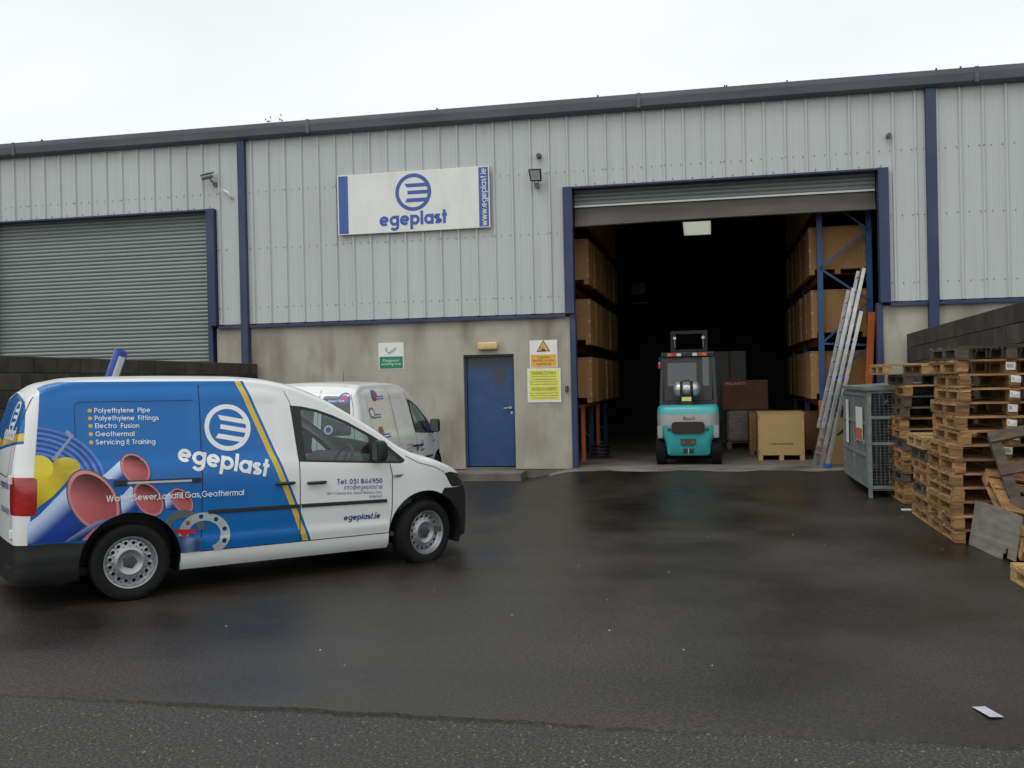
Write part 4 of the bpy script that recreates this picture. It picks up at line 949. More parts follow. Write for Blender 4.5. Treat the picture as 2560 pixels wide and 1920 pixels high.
sticker(rearB, -.43, 1.17, .055, 'print_white', 'print_blue', 1, rdB, .0018); rearB.poly([(-.34, 1.13), (-.42, 1.13), (-.42, 1.165), (-.34, 1.165)], 'print_blue', rdB, 'blue_label', .0018)
label_(rearB, -.40, 1.33, .16, .05, 'print_blue', rdB, None, -1)

# ------------------------------------------------------------------ signs and fittings on the facade
sg = thing('sign', 'large white sign with blue ring logo and blue end bars on the cladding', 'sign', (0, 0, 0))
x0, x1, z0, z1 = -6.54, -3.725, 4.40, 5.475
B('board', 'white_panel', sg, x0, x1, -.135, -.085, z0, z1, bevel=.006)
for a in (x0, x1-.014): B('frame_edge', 'sign_white', sg, a, a+.014, -.139, -.10, z0, z1)
B('blue_bar', 'sign_blue', sg, x0+.022, x0+.20, -.1375, -.1345, z0+.018, z1-.018); B('blue_bar', 'sign_blue', sg, x1-.195, x1-.022, -.1375, -.1345, z0+.018, z1-.018)
flat_strips(logo_strips(), lambda u, v, l: (-5.115+u*.333, -.1375-l, 5.095+v*.333)).build('logo', 'sign_blue', sg)
st_, W_ = strokes('egeplast', .215, .06)
flat_strips(st_, lambda u, v, l: (-5.755+u*1.25/W_, -.1375-l, 4.515+v*.245)).build('lettering', 'sign_blue', sg)
st_, W_ = strokes('www.egeplast.ie', .13, .08)
flat_strips(st_, lambda u, v, l: (-3.783-v*.105, -.1395-l, 4.435+u*1.0/W_)).build('lettering', 'sign_white', sg)

sm_ = thing('sign', 'white and green smoking area sign on the concrete wall', 'sign')
B('board', 'sign_white', sm_, -5.875, -5.40, -.006, -.001, 1.96, 2.44, bevel=.002); B('green_field', 'sign_green', sm_, -5.857, -5.418, -.0085, -.0055, 1.975, 2.19)
facade_text('Designated\nsmoking area', 'sign_white', -5.637, -.0095, 2.085, sm_, width=.36, height=.12)
c = MB(); c.bar((-5.69, -.009, 2.255), (-5.555, -.009, 2.345), .004, .006); c.bar((-5.675, -.009, 2.232), (-5.54, -.009, 2.322), .004, .006); c.bar((-5.555, -.009, 2.345), (-5.54, -.009, 2.322), .004, .006); c.bar((-5.69, -.009, 2.255), (-5.675, -.009, 2.232), .004, .006)
c.tube([(-5.69, -.009, 2.26), (-5.72, -.009, 2.30), (-5.70, -.009, 2.325), (-5.735, -.009, 2.36)], .003, 5); c.tube([(-5.705, -.009, 2.27), (-5.745, -.009, 2.31), (-5.73, -.009, 2.345)], .003, 5); c.build('cigarette_symbol', 'sign_green', sm_)

cs = thing('sign', 'white and orange forklift caution sign with a warning triangle', 'sign')
B('board', 'sign_white', cs, -3.10, -2.61, -.006, -.001, 1.925, 2.405, bevel=.002); B('orange_field', 'sign_orange', cs, -3.08, -2.63, -.0085, -.0055, 1.94, 2.155)
facade_text('Caution\nforklift trucks\noperating', 'sign_ink', -2.855, -.0095, 2.048, cs, width=.37, height=.17)
tri = lambda k: [(-2.855-.122*k, 2.238-.072*k+.04), (-2.855+.122*k, 2.238-.072*k+.04), (-2.855, 2.238+.14*k+.04-.01)]
MB().prism(tri(1.0), -.0085, -.0055).build('triangle_border', 'sign_ink', cs); MB().prism(tri(.80), -.0100, -.0080).build('triangle_field', 'sign_orange', cs)
s_ = MB(); s_.box(-2.885, -2.825, -.0115, -.0095, 2.222, 2.25); s_.cyl((-2.875, -.0095, 2.218), (-2.875, -.0115, 2.218), .012, 12); s_.cyl((-2.832, -.0095, 2.218), (-2.832, -.0115, 2.218), .012, 12); s_.box(-2.868, -2.86, -.0115, -.0095, 2.25, 2.29); s_.box(-2.868, -2.838, -.0115, -.0095, 2.284, 2.29); s_.box(-2.905, -2.898, -.0115, -.0095, 2.212, 2.285); s_.box(-2.925, -2.898, -.0115, -.0095, 2.208, 2.213); s_.build('forklift_symbol', 'sign_ink', cs)

wn = thing('sign', 'yellow warning to public notice screwed below the forklift sign', 'sign')
B('board', 'sign_white', wn, -3.15, -2.56, -.009, -.002, 1.32, 1.915, bevel=.002); B('yellow_field', 'sign_yellow', wn, -3.118, -2.592, -.0115, -.0085, 1.365, 1.893)
yl = -.0125
facade_text('WARNING TO PUBLIC', 'sign_ink', -2.855, yl, 1.838, wn, width=.44, height=.042, bold=.012)
B('underline', 'sign_ink', wn, -3.075, -2.635, yl, yl+.001, 1.804, 1.808)
for k, tx in enumerate(('These Premises are Private Property', 'No Unauthorised Persons Allowed', 'Liability Will Not Be Accepted By The Owner', 'For Any Injury Sustained By Trespassers')): facade_text(tx, 'sign_ink', -2.855, yl, 1.770-.045*k, wn, width=(.44, .41, .51, .47)[k], height=.027, bold=.008)
facade_text('NOTICE TO PARENTS', 'sign_ink', -2.855, yl, 1.558, wn, width=.44, height=.042, bold=.012)
B('underline', 'sign_ink', wn, -3.075, -2.635, yl, yl+.001, 1.525, 1.529)
for k, tx in enumerate(('Parents Are Especially Requested To Warn', 'Children Of The Dangers & Consequences', 'Of Trespassing On This Property')): facade_text(tx, 'sign_ink', -2.855, yl, 1.480-.042*k, wn, width=(.50, .50, .40)[k], height=.026, bold=.008)

lp = thing('wall_lamp', 'yellowed oblong bulkhead lamp above the blue steel door', 'lamp', (-3.84, 0, 2.33))
B('back_plate', 'mid_grey', lp, -.165, .165, -.03, -.001, -.055, .055); MB().box(-.18, .18, -.10, -.031, -.068, .068).build('diffuser', 'lamp_shell', lp, smooth=True, bevel=.028, seg=4)
fd = thing('floodlight', 'black square floodlight on a bracket beside the big sign', 'floodlight', (-2.885, -.08, 5.18))
MB().add([(-.125,-.22,.155),(.115,-.25,.145),(.105,-.15,-.055),(-.10,-.13,-.045),(-.10,-.12,.16),(.09,-.14,.15),(.08,-.08,-.02),(-.08,-.07,-.02)], [(0,1,2,3),(4,7,6,5),(0,4,5,1),(1,5,6,2),(2,6,7,3),(3,7,4,0)]).build('lamp_housing', 'black', fd, bevel=.008)
MB().add([(-.095,-.226,.130),(.088,-.250,.120),(.080,-.168,-.035),(-.078,-.150,-.025)], [(0,1,2,3)]).build('lamp_glass', 'lens', fd)
b_ = MB(); b_.tube([(-.03, -.13, -.04), (-.03, -.10, -.13), (.0, -.06, -.16), (.04, -.10, -.12), (.04, -.13, -.04)], .009, 6); b_.box(-.03, .03, -.06, .035, -.13, -.06); b_.build('bracket', 'galv', fd)
sn = tag(MB().tube([(-2.85, -.05, 5.60), (-2.85, -.12, 5.60), (-2.855, -.17, 5.585)], [.05, .045, .03], 12).build('sensor', 'mid_grey', smooth=True), 'small grey round sensor on the cladding above the floodlight', 'sensor')
sn2 = tag(MB().tube([(2.89, -.05, 5.54), (2.885, -.15, 5.54), (2.88, -.19, 5.53)], [.038, .038, .03], 12).build('sensor', 'mid_grey', smooth=True), 'small grey cylinder sensor high beside the open roller door', 'sensor')
cm = thing('security_camera', 'grey bullet security camera on a wall arm by the closed shutter', 'camera', (-8.97, -.05, 5.48))
MB().tube([(.0, -.02, .0), (-.03, -.10, .05), (-.045, -.14, .10)], .016, 8).build('arm', 'mid_grey', cm, smooth=True); MB().cyl((0, .03, 0), (0, -.03, 0), .045, 14).build('base', 'mid_grey', cm)
MB().tube([(-.0, -.11, .155), (-.10, -.17, .115), (-.17, -.21, .09)], [.045, .048, .046], 14).build('camera_body', 'galv', cm, smooth=True); MB().bar((.02, -.10, .21), (-.19, -.22, .14), .10, .01).build('sun_hood', 'galv', cm)
bk_ = thing('bracket', 'broken white camera bracket with loose wire by the blue column', 'bracket', (-8.68, -.05, 5.24))
MB().tube([(.03, .02, -.03), (.03, -.05, -.01), (-.01, -.09, .06), (-.08, -.10, .10)], [.03, .028, .028, .02], 10).build('arm', 'white_panel', bk_, smooth=True); MB().tube([(-.08, -.10, .10), (-.13, -.10, .085), (-.15, -.09, .12), (-.10, -.09, .13)], .006, 5).build('wire', 'sign_white', bk_)
al = tag(MB().box(-2.48, -2.432, -.05, -.001, 1.50, 1.60).build('junction_box', 'dark_grey', bevel=.01), 'small dark switch box on the wall beside the doorway', 'switch')
pp = thing('pipe', 'blue and white plastic pipe leaning against the block wall behind the vans', 'pipe', (-8.10, -5.0, 0))
MB().lathe([(.001, 0), (.078, 0), (.078, 2.30), (.066, 2.30), (.066, 2.1), (.001, 2.1)], n=24).build('pipe_tube', 'print_blue', pp, smooth=True)
n = 10; vs = [((.0795)*math.cos(R(-62+64*i/n)), (.0795)*math.sin(R(-62+64*i/n)), z) for z in (1.35, 2.24) for i in range(n+1)]
MB().add(vs, [(i, i+1, n+2+i, n+1+i) for i in range(n)]).build('white_label', 'sign_white', pp, smooth=True)
pp.rotation_euler = (R(-3), R(21), 0); pp.location = (-7.70, -6.45, .03)

mat('wet_paper', (.50, .51, .57), .8, var=.25, vs=18)
# ------------------------------------------------------------------ litter
tag(MB().add([(1.27,-11.46,.006),(1.335,-11.455,.010),(1.385,-11.60,.007),(1.315,-11.625,.012),(1.33,-11.53,.014)], [(0,1,4),(1,2,4),(2,3,4),(3,0,4)]).build('paper_scrap', 'wet_paper'), 'crumpled white sheet of paper lying on the asphalt', 'paper')
tag(MB().box(2.28, 2.40, -4.02, -3.96, .003, .02).build('paper_scrap', 'sign_white', bevel=.004), 'torn white scrap on the ground at the foot of the pallets', 'paper')
rnd = random.Random(21); mat('fleck', (.42, .41, .38), .8)

for k in range(24):
    x, y = rnd.uniform(-3.6, 2.2), rnd.uniform(-11.2, -2.2); s = rnd.uniform(.004, .009)
    o = MB().add([(x-s, y-s*.6, .002), (x+s, y-s*.4, .002), (x+s*.7, y+s*.6, .002), (x-s*.6, y+s*.7, .002), (x, y, .008)], [(0,1,4),(1,2,4),(2,3,4),(3,0,4)]).build('litter_fleck', 'fleck')
    tag(o, 'tiny pale fleck of litter on the open wet asphalt', 'litter', 'flecks of litter on the yard')
wd = thing('weed', 'thin weed sprouting from the gutter above the big sign', 'plant', (-7.75, -.12, 6.46))
rnd = random.Random(4); mb = MB()
for k in range(7):
    x = rnd.uniform(-.2, .2); h = rnd.uniform(.06, .2); mb.tube([(x, 0, 0), (x+rnd.uniform(-.03, .03), 0, h*.6), (x+rnd.uniform(-.07, .07), 0, h)], [.004, .003, .002], 4)
    mb.add([(x, 0, h), (x+.03, .01, h+.02), (x+.01, 0, h+.05)], [(0, 1, 2)])
mat('weed', (.10, .11, .06), .8); mb.build('stem', 'weed', wd)['kind'] = 'stuff'
# ------------------------------------------------------------------ timber and warehouse contents
mat('osb', (0.33, 0.175, 0.056), 0.75, col2=(0.255, 0.13, 0.040), vs=38, stretch=(1, 1, 1), detail=4, rand=.12, lo=.38, hi=.6, bump=.1, bs=60, dirt=((0.22, 0.12, 0.05), 3, (1, 1, 1), .4))
mat('osb_pale', (0.50, 0.34, 0.145), 0.75, col2=(0.40, 0.25, 0.095), vs=40, detail=4, lo=.36, hi=.62, bump=.1, bs=60)
mat('pallet', (0.44, 0.25, 0.098), 0.85, col2=(0.21, 0.108, 0.042), vs=5, stretch=(1, 3, 9), rand=.38, bump=.25, bs=50, dirt=((0.07, 0.055, 0.042), 2.2, (1, 1, 1), .55))
mat('pallet_new', (0.50, 0.335, 0.15), 0.8, col2=(0.33, 0.20, 0.085), vs=5, stretch=(1, 3, 9), rand=.15, bump=.15, bs=50)
mat('pallet_grey', (0.14, 0.10, 0.07), 0.9, col2=(0.07, 0.055, 0.045), vs=6, stretch=(1, 3, 8), rand=.2, bump=.3, bs=40)
mat('ply_grey', (0.26, 0.235, 0.205), 0.85, col2=(0.16, 0.14, 0.12), vs=3, stretch=(1, 2, 6), bump=.15, bs=30)
mat('rack_blue', (0.02, 0.075, 0.20), 0.5, var=.2, vs=6); mat('rack_beam', (0.16, 0.055, 0.02), .6, var=.3, vs=4); mat('rack_orange', (0.62, 0.135, 0.02), 0.5, var=.2, vs=6)
mat('cab_dark', (0.030, 0.029, 0.032), 0.6, var=.2, vs=8); mat('teal', (0.040, 0.41, 0.42), 0.35, coat=.3, var=.12, vs=3, dirt=((0.05, 0.16, 0.16), 2, (1, 1, 1), .3)); mat('silver', (0.40, 0.41, 0.40), 0.4, metal=.3, var=.1, vs=4)
mat('tank', (0.55, 0.56, 0.56), 0.35, metal=.6, var=.2, vs=6); mat('lens_orange', (0.62, 0.16, 0.03), .25); mat('lens_red', (0.50, 0.03, 0.03), .2); mat('lens_white', (0.6, 0.62, 0.62), .2)
mat('label_yellow', (0.70, 0.68, 0.20), .5); mat('dull_lamp', (0.16, 0.14, 0.08), .3); mat('carton', (0.24, 0.13, 0.07), .85, var=.2, vs=4); mat('red_label', (.35, .03, .04), .5); mat('wrap', (0.33, 0.31, 0.30), .25, col2=(.22, .14, .11), vs=6, stretch=(1, 1, 6), coat=.3); mat('blue_plastic', (.02, .10, .48), .4); mat('cyl_grey', (0.30, 0.31, 0.32), .4, metal=.4, var=.2, vs=5)

# pallets: one prototype per timber tone, copied
ORD = ['topmost', 'second from the top', 'third from the top', 'fourth from the top', 'fifth from the top', 'sixth from the top', 'seventh from the top', 'eighth from the top', 'ninth from the top', 'tenth from the top', 'eleventh from the top', 'twelfth from the top', 'thirteenth from the top', 'fourteenth from the top']
PM = {}
def pallet_meshes(m):
    if m in PM: return PM[m]
    rnd = random.Random(len(PM)+4)
    jig = lambda me: [setattr(v, 'co', v.co+Vector((rnd.uniform(-.004, .004), rnd.uniform(-.004, .004), rnd.uniform(-.0025, .0025)))) for v in me.vertices] and me
    d = dict(deck_board=[jig(MB().box(0, 1.0, 0, .118, 0, .020).mesh('deck_board', m)) for _ in range(4)], stringer=[jig(MB().box(0, .098, 0, 1.2, 0, .020).mesh('stringer', m)) for _ in range(3)],
             block=[jig(MB().box(0, .098, 0, .14, 0, .076).mesh('block', m)) for _ in range(5)], base_board=[jig(MB().box(0, .098, 0, 1.2, 0, .020).mesh('base_board', m)) for _ in range(3)])
    PM[m] = d; return d
def pallet(m, label, loc, rz=0.0, rot=None, group='wooden pallets stacked along the wall', miss=()):
    d = pallet_meshes(m); T = thing('pallet', label, 'pallet', loc, rz, group); rnd = random.Random(int(loc[0]*991+loc[1]*577+loc[2]*3131))
    if rot: T.rotation_euler = rot
    for i, x in enumerate((0, .451, .902)):
        link('base_board', rnd.choice(d['base_board']), T, (x, 0, 0)); link('stringer', rnd.choice(d['stringer']), T, (x, 0, .0975))
        for j, y in enumerate((0, .53, 1.06)): link('block', rnd.choice(d['block']), T, (x+rnd.uniform(-.006, .006), y+rnd.uniform(-.008, .008), .0205))
    for k in range(7):
        if k in miss: continue
        link('deck_board', rnd.choice(d['deck_board']), T, (rnd.uniform(-.008, .008), k*.18+rnd.uniform(-.006, .006), .118), (0, 0, rnd.uniform(-.006, .006)))
    return T
PH = .1405
def stack(x, y, n, where, tones, seed, z0=0.0, start=0, total=None):
    rnd = random.Random(seed); total = total or n; out_ = []; dx = dy = 0
    for k in range(n):
        dx = dx*.6+rnd.uniform(-.022, .022); dy = dy*.6+rnd.uniform(-.025, .025)
        m = tones[k % len(tones)] if isinstance(tones, (list, tuple)) else tones
        o = ORD[total-1-(k+start)]
        a = rnd.uniform(-.018, .018)
        out_.append(pallet(m, f'wooden pallet, {o} in the stack {where}', (x+dx, y+dy, z0+k*PH+.003), a))
    return out_
pA = stack(2.42, -3.42, 13, 'beside the gas cage', ['pallet', 'pallet', 'pallet_grey', 'pallet', 'pallet', 'pallet_grey', 'pallet', 'pallet', 'pallet_grey', 'pallet_grey', 'pallet', 'pallet_grey', 'pallet_new'], 5)
pA[-1].location.x -= .20; pA[-1].location.y += .08; pA[-1]['label'] = 'pale new pallet overhanging the top of the stack beside the gas cage'
pB = stack(2.36, -5.20, 7, 'between the two taller stacks', ['pallet', 'pallet', 'pallet_grey', 'pallet', 'pallet', 'pallet_grey', 'pallet_new'], 8)
for o_ in pB: o_.scale = (1, .8, 1)
pB[-1].location.x -= .04; pB[-1]['label'] = 'pale new pallet topping the low stack between the two taller stacks'
pC = stack(2.35, -6.42, 7, 'with paper labels', ['pallet', 'pallet', 'pallet', 'pallet', 'pallet', 'pallet', 'pallet'], 12, total=14)
pC += stack(2.40, -6.38, 7, 'with paper labels', ['pallet', 'pallet', 'pallet', 'pallet', 'pallet', 'pallet', 'pallet_grey'], 15, z0=7*PH, start=7, total=14)
rnd = random.Random(2)
for k in range(6, 13):          # paper labels on the middle front block
    t0 = rnd.uniform(-.012, .012); x_ = .452+t0; z_ = .030+rnd.uniform(-.006, .012); q = .03*rnd.random()
    MB().add([(x_, -.012, z_+q*.5), (x_+.085, -.012-q*.4, z_), (x_+.088, -.013-q, z_+.072-q*.6), (x_+.002, -.012, z_+.078)], [(0,1,2,3)]).build('paper_label', 'sign_white', pC[k])
    for b in range(7): B('barcode_line', 'sign_ink', pC[k], x_+.012+b*.009, x_+.016+b*.009, -.0135-q*.2, -.0125-q*.2, z_+.022+q*.4, z_+.062-q*.4)
pallet('pallet_grey', 'grey weathered pallet leaning back against the tallest stack', (2.78, -7.16, .06), 0, (R(57), R(-12), R(-6)), 'loose pallets propped up', miss=(1, 3, 5))
pallet('pallet', 'broken brown pallet slumped behind the plywood sheet', (2.62, -7.55, .05), 0, (R(30), R(10), R(8)), 'loose pallets propped up', miss=(2, 4))
pallet('pallet_new', 'pale pallet lying flat on the ground past the plywood sheet', (2.40, -9.36, .003), R(1.5), None, 'loose pallets propped up')
ps = thing('plywood_sheet', 'stained grey plywood sheet with a notch, leaning on the pallets', 'board', (2.50, -6.46, 0))
MB().prism([(0, 0), (.14, .0), (.30, .0), (.62, -.005), (.79, .0), (.79, .06), (.84, .06), (.84, .11), (.90, .11), (.90, .03), (1.06, .03), (1.07, .43), (.55, .45), (.01, .44)], 0, .012, 'Y').build('sheet', 'ply_grey', ps)
ps.rotation_euler = (R(-9), 0, R(-83.5)); ps.location = (2.46, -6.46, .003)

# OSB crates: prototype copied along the racks
def crate_proto(m='osb', w=.93, d=.80, h=.80):
    T = thing('crate', '', 'crate')
    B('crate_box', m, T, 0, w, 0, d, .085, h, bevel=.004)
    B('lid', m, T, -.004, w+.004, -.004, d+.004, h+.001, h+.019)
    for x in (0, (w-.09)/2, w-.09): B('foot', m, T, x, x+.09, 0, d, .0, .0845)
    for x in (-.003, w-.037):
        for z in (h-.075, h*.5, .13): B('corner_clip', 'galv', T, x, x+.04, -.004, .03, z, z+.045)
    return T
cp = crate_proto(); cp2 = crate_proto(); used = False
RANK = ['nearest the doorway', 'second from the doorway', 'third from the doorway', 'fourth from the doorway', 'fifth from the doorway', 'sixth from the doorway']
LV = [(1.285, 'lowest'), (2.335, 'second'), (3.42, 'third'), (4.50, 'top')]
first = [True]
def place_crate(x, y, z, label, group):
    if first[0]: o = cp; first[0] = False
    else: o = copy_tree(cp)
    o.location = (x, y, z); o['label'] = label; o['group'] = group; return o
for sx, side_ in ((1.70, 'right'), (-3.04, 'left')):
    for z, lv in LV:
        for k in range(6):
            lab = f'OSB crate on the {lv} shelf of the rack {"behind the ladder" if side_ == "right" else "opposite the ladder"}, {RANK[k]}'
            place_crate(sx+random.uniform(-.015, .015), .72+k*.90+random.uniform(0, .03), z, lab, 'OSB crates on the racks')
def rack(label, xa, xb, inner):
    T = thing('pallet_rack', label, 'rack', (0, 0, .18))
    for y in (.62, 3.36, 6.10):
        for x in (xa, xb): B('upright', 'rack_blue', T, x-.045, x+.045, y-.035, y+.035, 0, 6.0)
        nodes = [(xa, 0.25), (xb, .85), (xa, 1.45), (xb, 2.1), (xa, 2.75-.6), (xb, 2.80), (xa, 3.42), (xb, 4.1), (xa, 4.75), (xb, 5.4)]
        zz = [.3, .95, 1.35, 2.0, 2.05, 2.75, 3.33, 3.95, 4.6, 5.2]
        pts = [((xa if i % 2 == 0 else xb), zz[i]) for i in range(10)]
        for (a, za), (b, zb) in zip(pts, pts[1:]): MB().bar((a, y-.02, za), (b, y-.02, zb), .03, .035).build('brace', 'rack_blue', T)
    for z, _ in LV:
        for x in (xa+inner*.0, xb): B('beam', 'rack_beam', T, x-.025, x+.025, .66, 6.06, z-.18-.13, z-.18-.005)
        B('shelf', 'steel_frame', T, min(xa, xb)-.02, max(xa, xb)+.02, .68, 6.05, z-.184, z-.181)
    return T
rk = rack('blue and orange pallet rack of OSB crates behind the ladder', 1.86, 2.66, -1)
MB().bar((2.50, .40, .005), (2.66, .44, 2.55), .11, .03, (0, 1, 0)).build('post_guard', 'rack_orange', rk)
MB().box(1.79, 1.93, .53, .58, 0, 1.08).build('post_guard', 'rack_orange', rk)
rack('pallet rack of OSB crates on the doorway side opposite the ladder', -2.45, -3.05, 1)
# crates and goods on the floor
bc = copy_tree(cp2); cp2['label'] = 'pale OSB crate standing on the floor beside the forklift'; cp2['category'] = 'crate'; cp2.location = (.81, 1.28, .18); cp2.scale = (.86, 1.1, 1.05)
for ch in cp2.children:
    if ch.name.startswith(('crate_box', 'lid', 'foot')): ch.data = ch.data.copy(); ch.data.materials[0] = MATS['osb_pale']
for k_ in range(11): B('stencil_mark', 'carton', cp2, .22+k_*.045, .22+k_*.045+random.uniform(.02, .036), -.006, -.002, .272, .295)
bc['label'] = 'OSB crate on the floor behind the pale one, closer to the rack'; bc.location = (1.45, 2.6, .18)
b3 = copy_tree(bc); b3['label'] = 'OSB crate on the floor directly behind the pale one'; b3.location = (.70, 2.45, .18)
b4 = copy_tree(bc); b4['label'] = 'OSB crate on the floor under the rack shelf beside the ladder feet'; b4.location = (1.95, 1.5, .18)
sh_ = tag(MB().box(0, .62, 0, .018, 0, .80).build('osb_sheet', 'osb_pale'), 'loose OSB sheet leaning on the rack behind the stepladder', 'board'); sh_.location = (1.83, .50, .185); sh_.rotation_euler = (R(-8), R(2), R(4))
wp = thing('wrapped_pallet', 'pallet of goods in clear shrink wrap beyond the forklift', 'goods', (.30, 4.2, .18)); MB().box(0, 1.0, 0, 1.0, .14, .80).build('wrapped_goods', 'wrap', wp, bevel=.05)
for x in (0, .45, .9): B('pallet_runner', 'pallet', wp, x, x+.1, 0, 1, 0, .12)
B('pallet_deck', 'pallet', wp, 0, 1, 0, 1, .121, .139)
cb = thing('carton', 'brown carton with a red label on the shrink-wrapped pallet', 'box', (.22, 4.45, .99)); B('carton_box', 'carton', cb, 0, .95, 0, .8, 0, .62, bevel=.004); B('red_label', 'red_label', cb, .02, .56, -.004, -.001, .50, .61)
facade_text('FRIAFIT', 'sign_white', .29, -.006, .555, cb, width=.42, height=.05)
oc = thing('carton', 'dull grey carton further back beyond the forklift', 'box', (.1, 6.5, .18)); B('carton_box', 'mid_grey', oc, 0, .7, 0, .7, 0, 2.1); B('tape', 'carton', oc, .3, .36, -.003, -.001, 0, 2.1)
tr = thing('trolley', 'orange framed stand under the rack by the doorway', 'stand', (-2.34, 1.22, .18))
for x, y in ((0, 0), (0, 2.4), (-.7, 0), (-.7, 2.4)): B('leg', 'rack_orange', tr, x-.035, x+.035, y-.03, y+.03, 0, 1.0)
B('top_rail', 'rack_orange', tr, -.74, .035, -.03, 2.43, 1.0, 1.06)
hs_ = tag(MB().tube([(-2.10+.28*math.cos(a)*.6, 1.9+.25*math.sin(a), .23+.012*a) for a in [i*.35 for i in range(60)]], .022, 7).build('hose', 'black', smooth=True), 'coil of black hose on the floor under the rack', 'hose')
lmp = thing('shelf_bracket', 'pale bracket high on a dark post inside the warehouse', 'bracket', (-2.0, 9.0, 3.9)); B('plate', 'mid_grey', lmp, 0, .35, 0, .1, 0, .3); B('foot', 'mid_grey', lmp, 0, .4, 0, .1, -.25, -.2)

# ------------------------------------------------------------------ forklift seen from behind
FK = thing('forklift', 'turquoise and silver gas forklift seen from behind in the doorway', 'forklift', (-.405, .25, .18))
def hull(rows, name, m, par, bevel=.02):
    """rows of (z, half width, y back, y front, corner radius)"""
    vs = []; fs = []; n = 16
    for z, hw_, y0, y1, rc in rows:
        ring_ = []
        for cx, cy, a0 in ((hw_-rc, y1-rc, 0), (-hw_+rc, y1-rc, 90), (-hw_+rc, y0+rc, 180), (hw_-rc, y0+rc, 270)):
            for i in range(4): a = R(a0+30*i); ring_.append((cx+rc*math.cos(a), cy+rc*math.sin(a), z))
        vs += ring_
    for i in range(len(rows)-1): fs += [(i*n+k, i*n+(k+1) % n, (i+1)*n+(k+1) % n, (i+1)*n+k) for k in range(n)]
    fs += [tuple(range(n))[::-1], tuple((len(rows)-1)*n+k for k in range(n))]
    return MB().add(vs, fs).build(name, m, par, smooth=True)
cw = hull([(.17, .34, .08, .9, .06), (.20, .37, .05, .9, .08), (.42, .40, .02, .95, .10), (.56, .50, .005, .95, .14), (.69, .525, .0, .95, .16)], 'counterweight', 'teal', FK)
hull([(.691, .528, -.003, .95, .16), (.80, .53, -.004, .95, .16), (.889, .53, .0, .95, .16)], 'silver_band', 'silver', FK)
hull([(.890, .528, .004, .95, .15), (.97, .525, .015, .95, .15), (1.02, .51, .05, .95, .14), (1.04, .48, .09, .95, .12)], 'engine_cover', 'teal', FK)
for sgx in (-1, 1): hull([(.48, .045, .012, .3, .02), (.56, .05, .0, .4, .02), (.69, .05, -.002, .5, .02)], 'silver_flank', 'silver', FK).location = (sgx*.475, 0, 0)
gr = MB().prism(rounded([(-.28, .58), (-.23, .555), (.23, .555), (.28, .58), (.28, .72), (.25, .757), (-.25, .757), (-.28, .72)], .03), -.022, .05).build('radiator_grille', 'seal', FK)
for k in range(-9, 10):
    for d_ in (-1, 1):
        a, b = max(-.26, min(.26, k*.05-.09*d_)), max(-.26, min(.26, k*.05+.09*d_))
        if b == a: continue
        za = .656+(a-k*.05)/(.09*d_)*.09; zb = .656+(b-k*.05)/(.09*d_)*.09
        MB().bar((a, -.025, za), (b, -.025, zb), .004, .004, (0, 1, 0)).build('grille_bar', 'steel_frame', gr)
for sgx in (-1, 1): MB().box(sgx*.32-.03, sgx*.32+.03, -.012, .01, .60, .655).build('grille_lug', 'dark_grey', FK, bevel=.008)
lr = MB().prism(rounded([(-.135, .467), (.135, .467), (.125, .36), (.10, .345), (-.10, .345), (-.125, .36)], .015), .010, .03).build('lamp_recess', 'dark_grey', FK)
for sgx in (-1, 1): MB().cyl((sgx*.075, .012, .405), (sgx*.075, .004, .405), .022, 14).build('reverse_lamp', 'dull_lamp', lr)
B('tow_slot', 'black', FK, -.088, .088, .028, .045, .215, .29); B('tow_pin', 'steel', FK, -.008, .008, .02, .035, .205, .30)
facade_text('Baoli', 'dark_grey', .02, -.0065, .815, FK, width=.2, height=.06, bold=.01)
def fk_wheel(x, y, r, wd):
    T = bpy.data.objects.new('wheel', None); COL.objects.link(T); T.parent = FK; T.location = (x, y, r)
    MB().lathe([(r*.55, -wd/2), (r*.9, -wd/2), (r*.97, -wd*.42), (r*.97, wd*.42), (r*.9, wd/2), (r*.55, wd/2)], axis='X', n=28).build('tyre', 'tyre', T, smooth=True)
    lm = MB().box(-wd/2, wd*.08, -.025, .025, r*.955, r*1.0).mesh('tread_lug', 'tyre')
    for k in range(22):
        for h_ in (0, 1):
            o = link('tread_lug', lm, T); a = 2*math.pi*(k+.5*h_)/22; o.rotation_euler = (a, 0, 0 if not h_ else 0); o.scale = (1 if not h_ else -1, 1, 1)
    MB().lathe([(.001, -.05), (r*.5, -.05), (r*.56, -.07)], axis='X', n=20).build('rim', 'silver', T)
for sgx in (-1, 1): fk_wheel(sgx*.475, .36, .27, .17); fk_wheel(sgx*.47, 1.75, .33, .22)
B('chassis', 'teal', FK, -.50, .50, .9, 2.1, .30, .72, bevel=.03); B('step_plate', 'black', FK, -.56, .56, 1.0, 1.5, .30, .40)
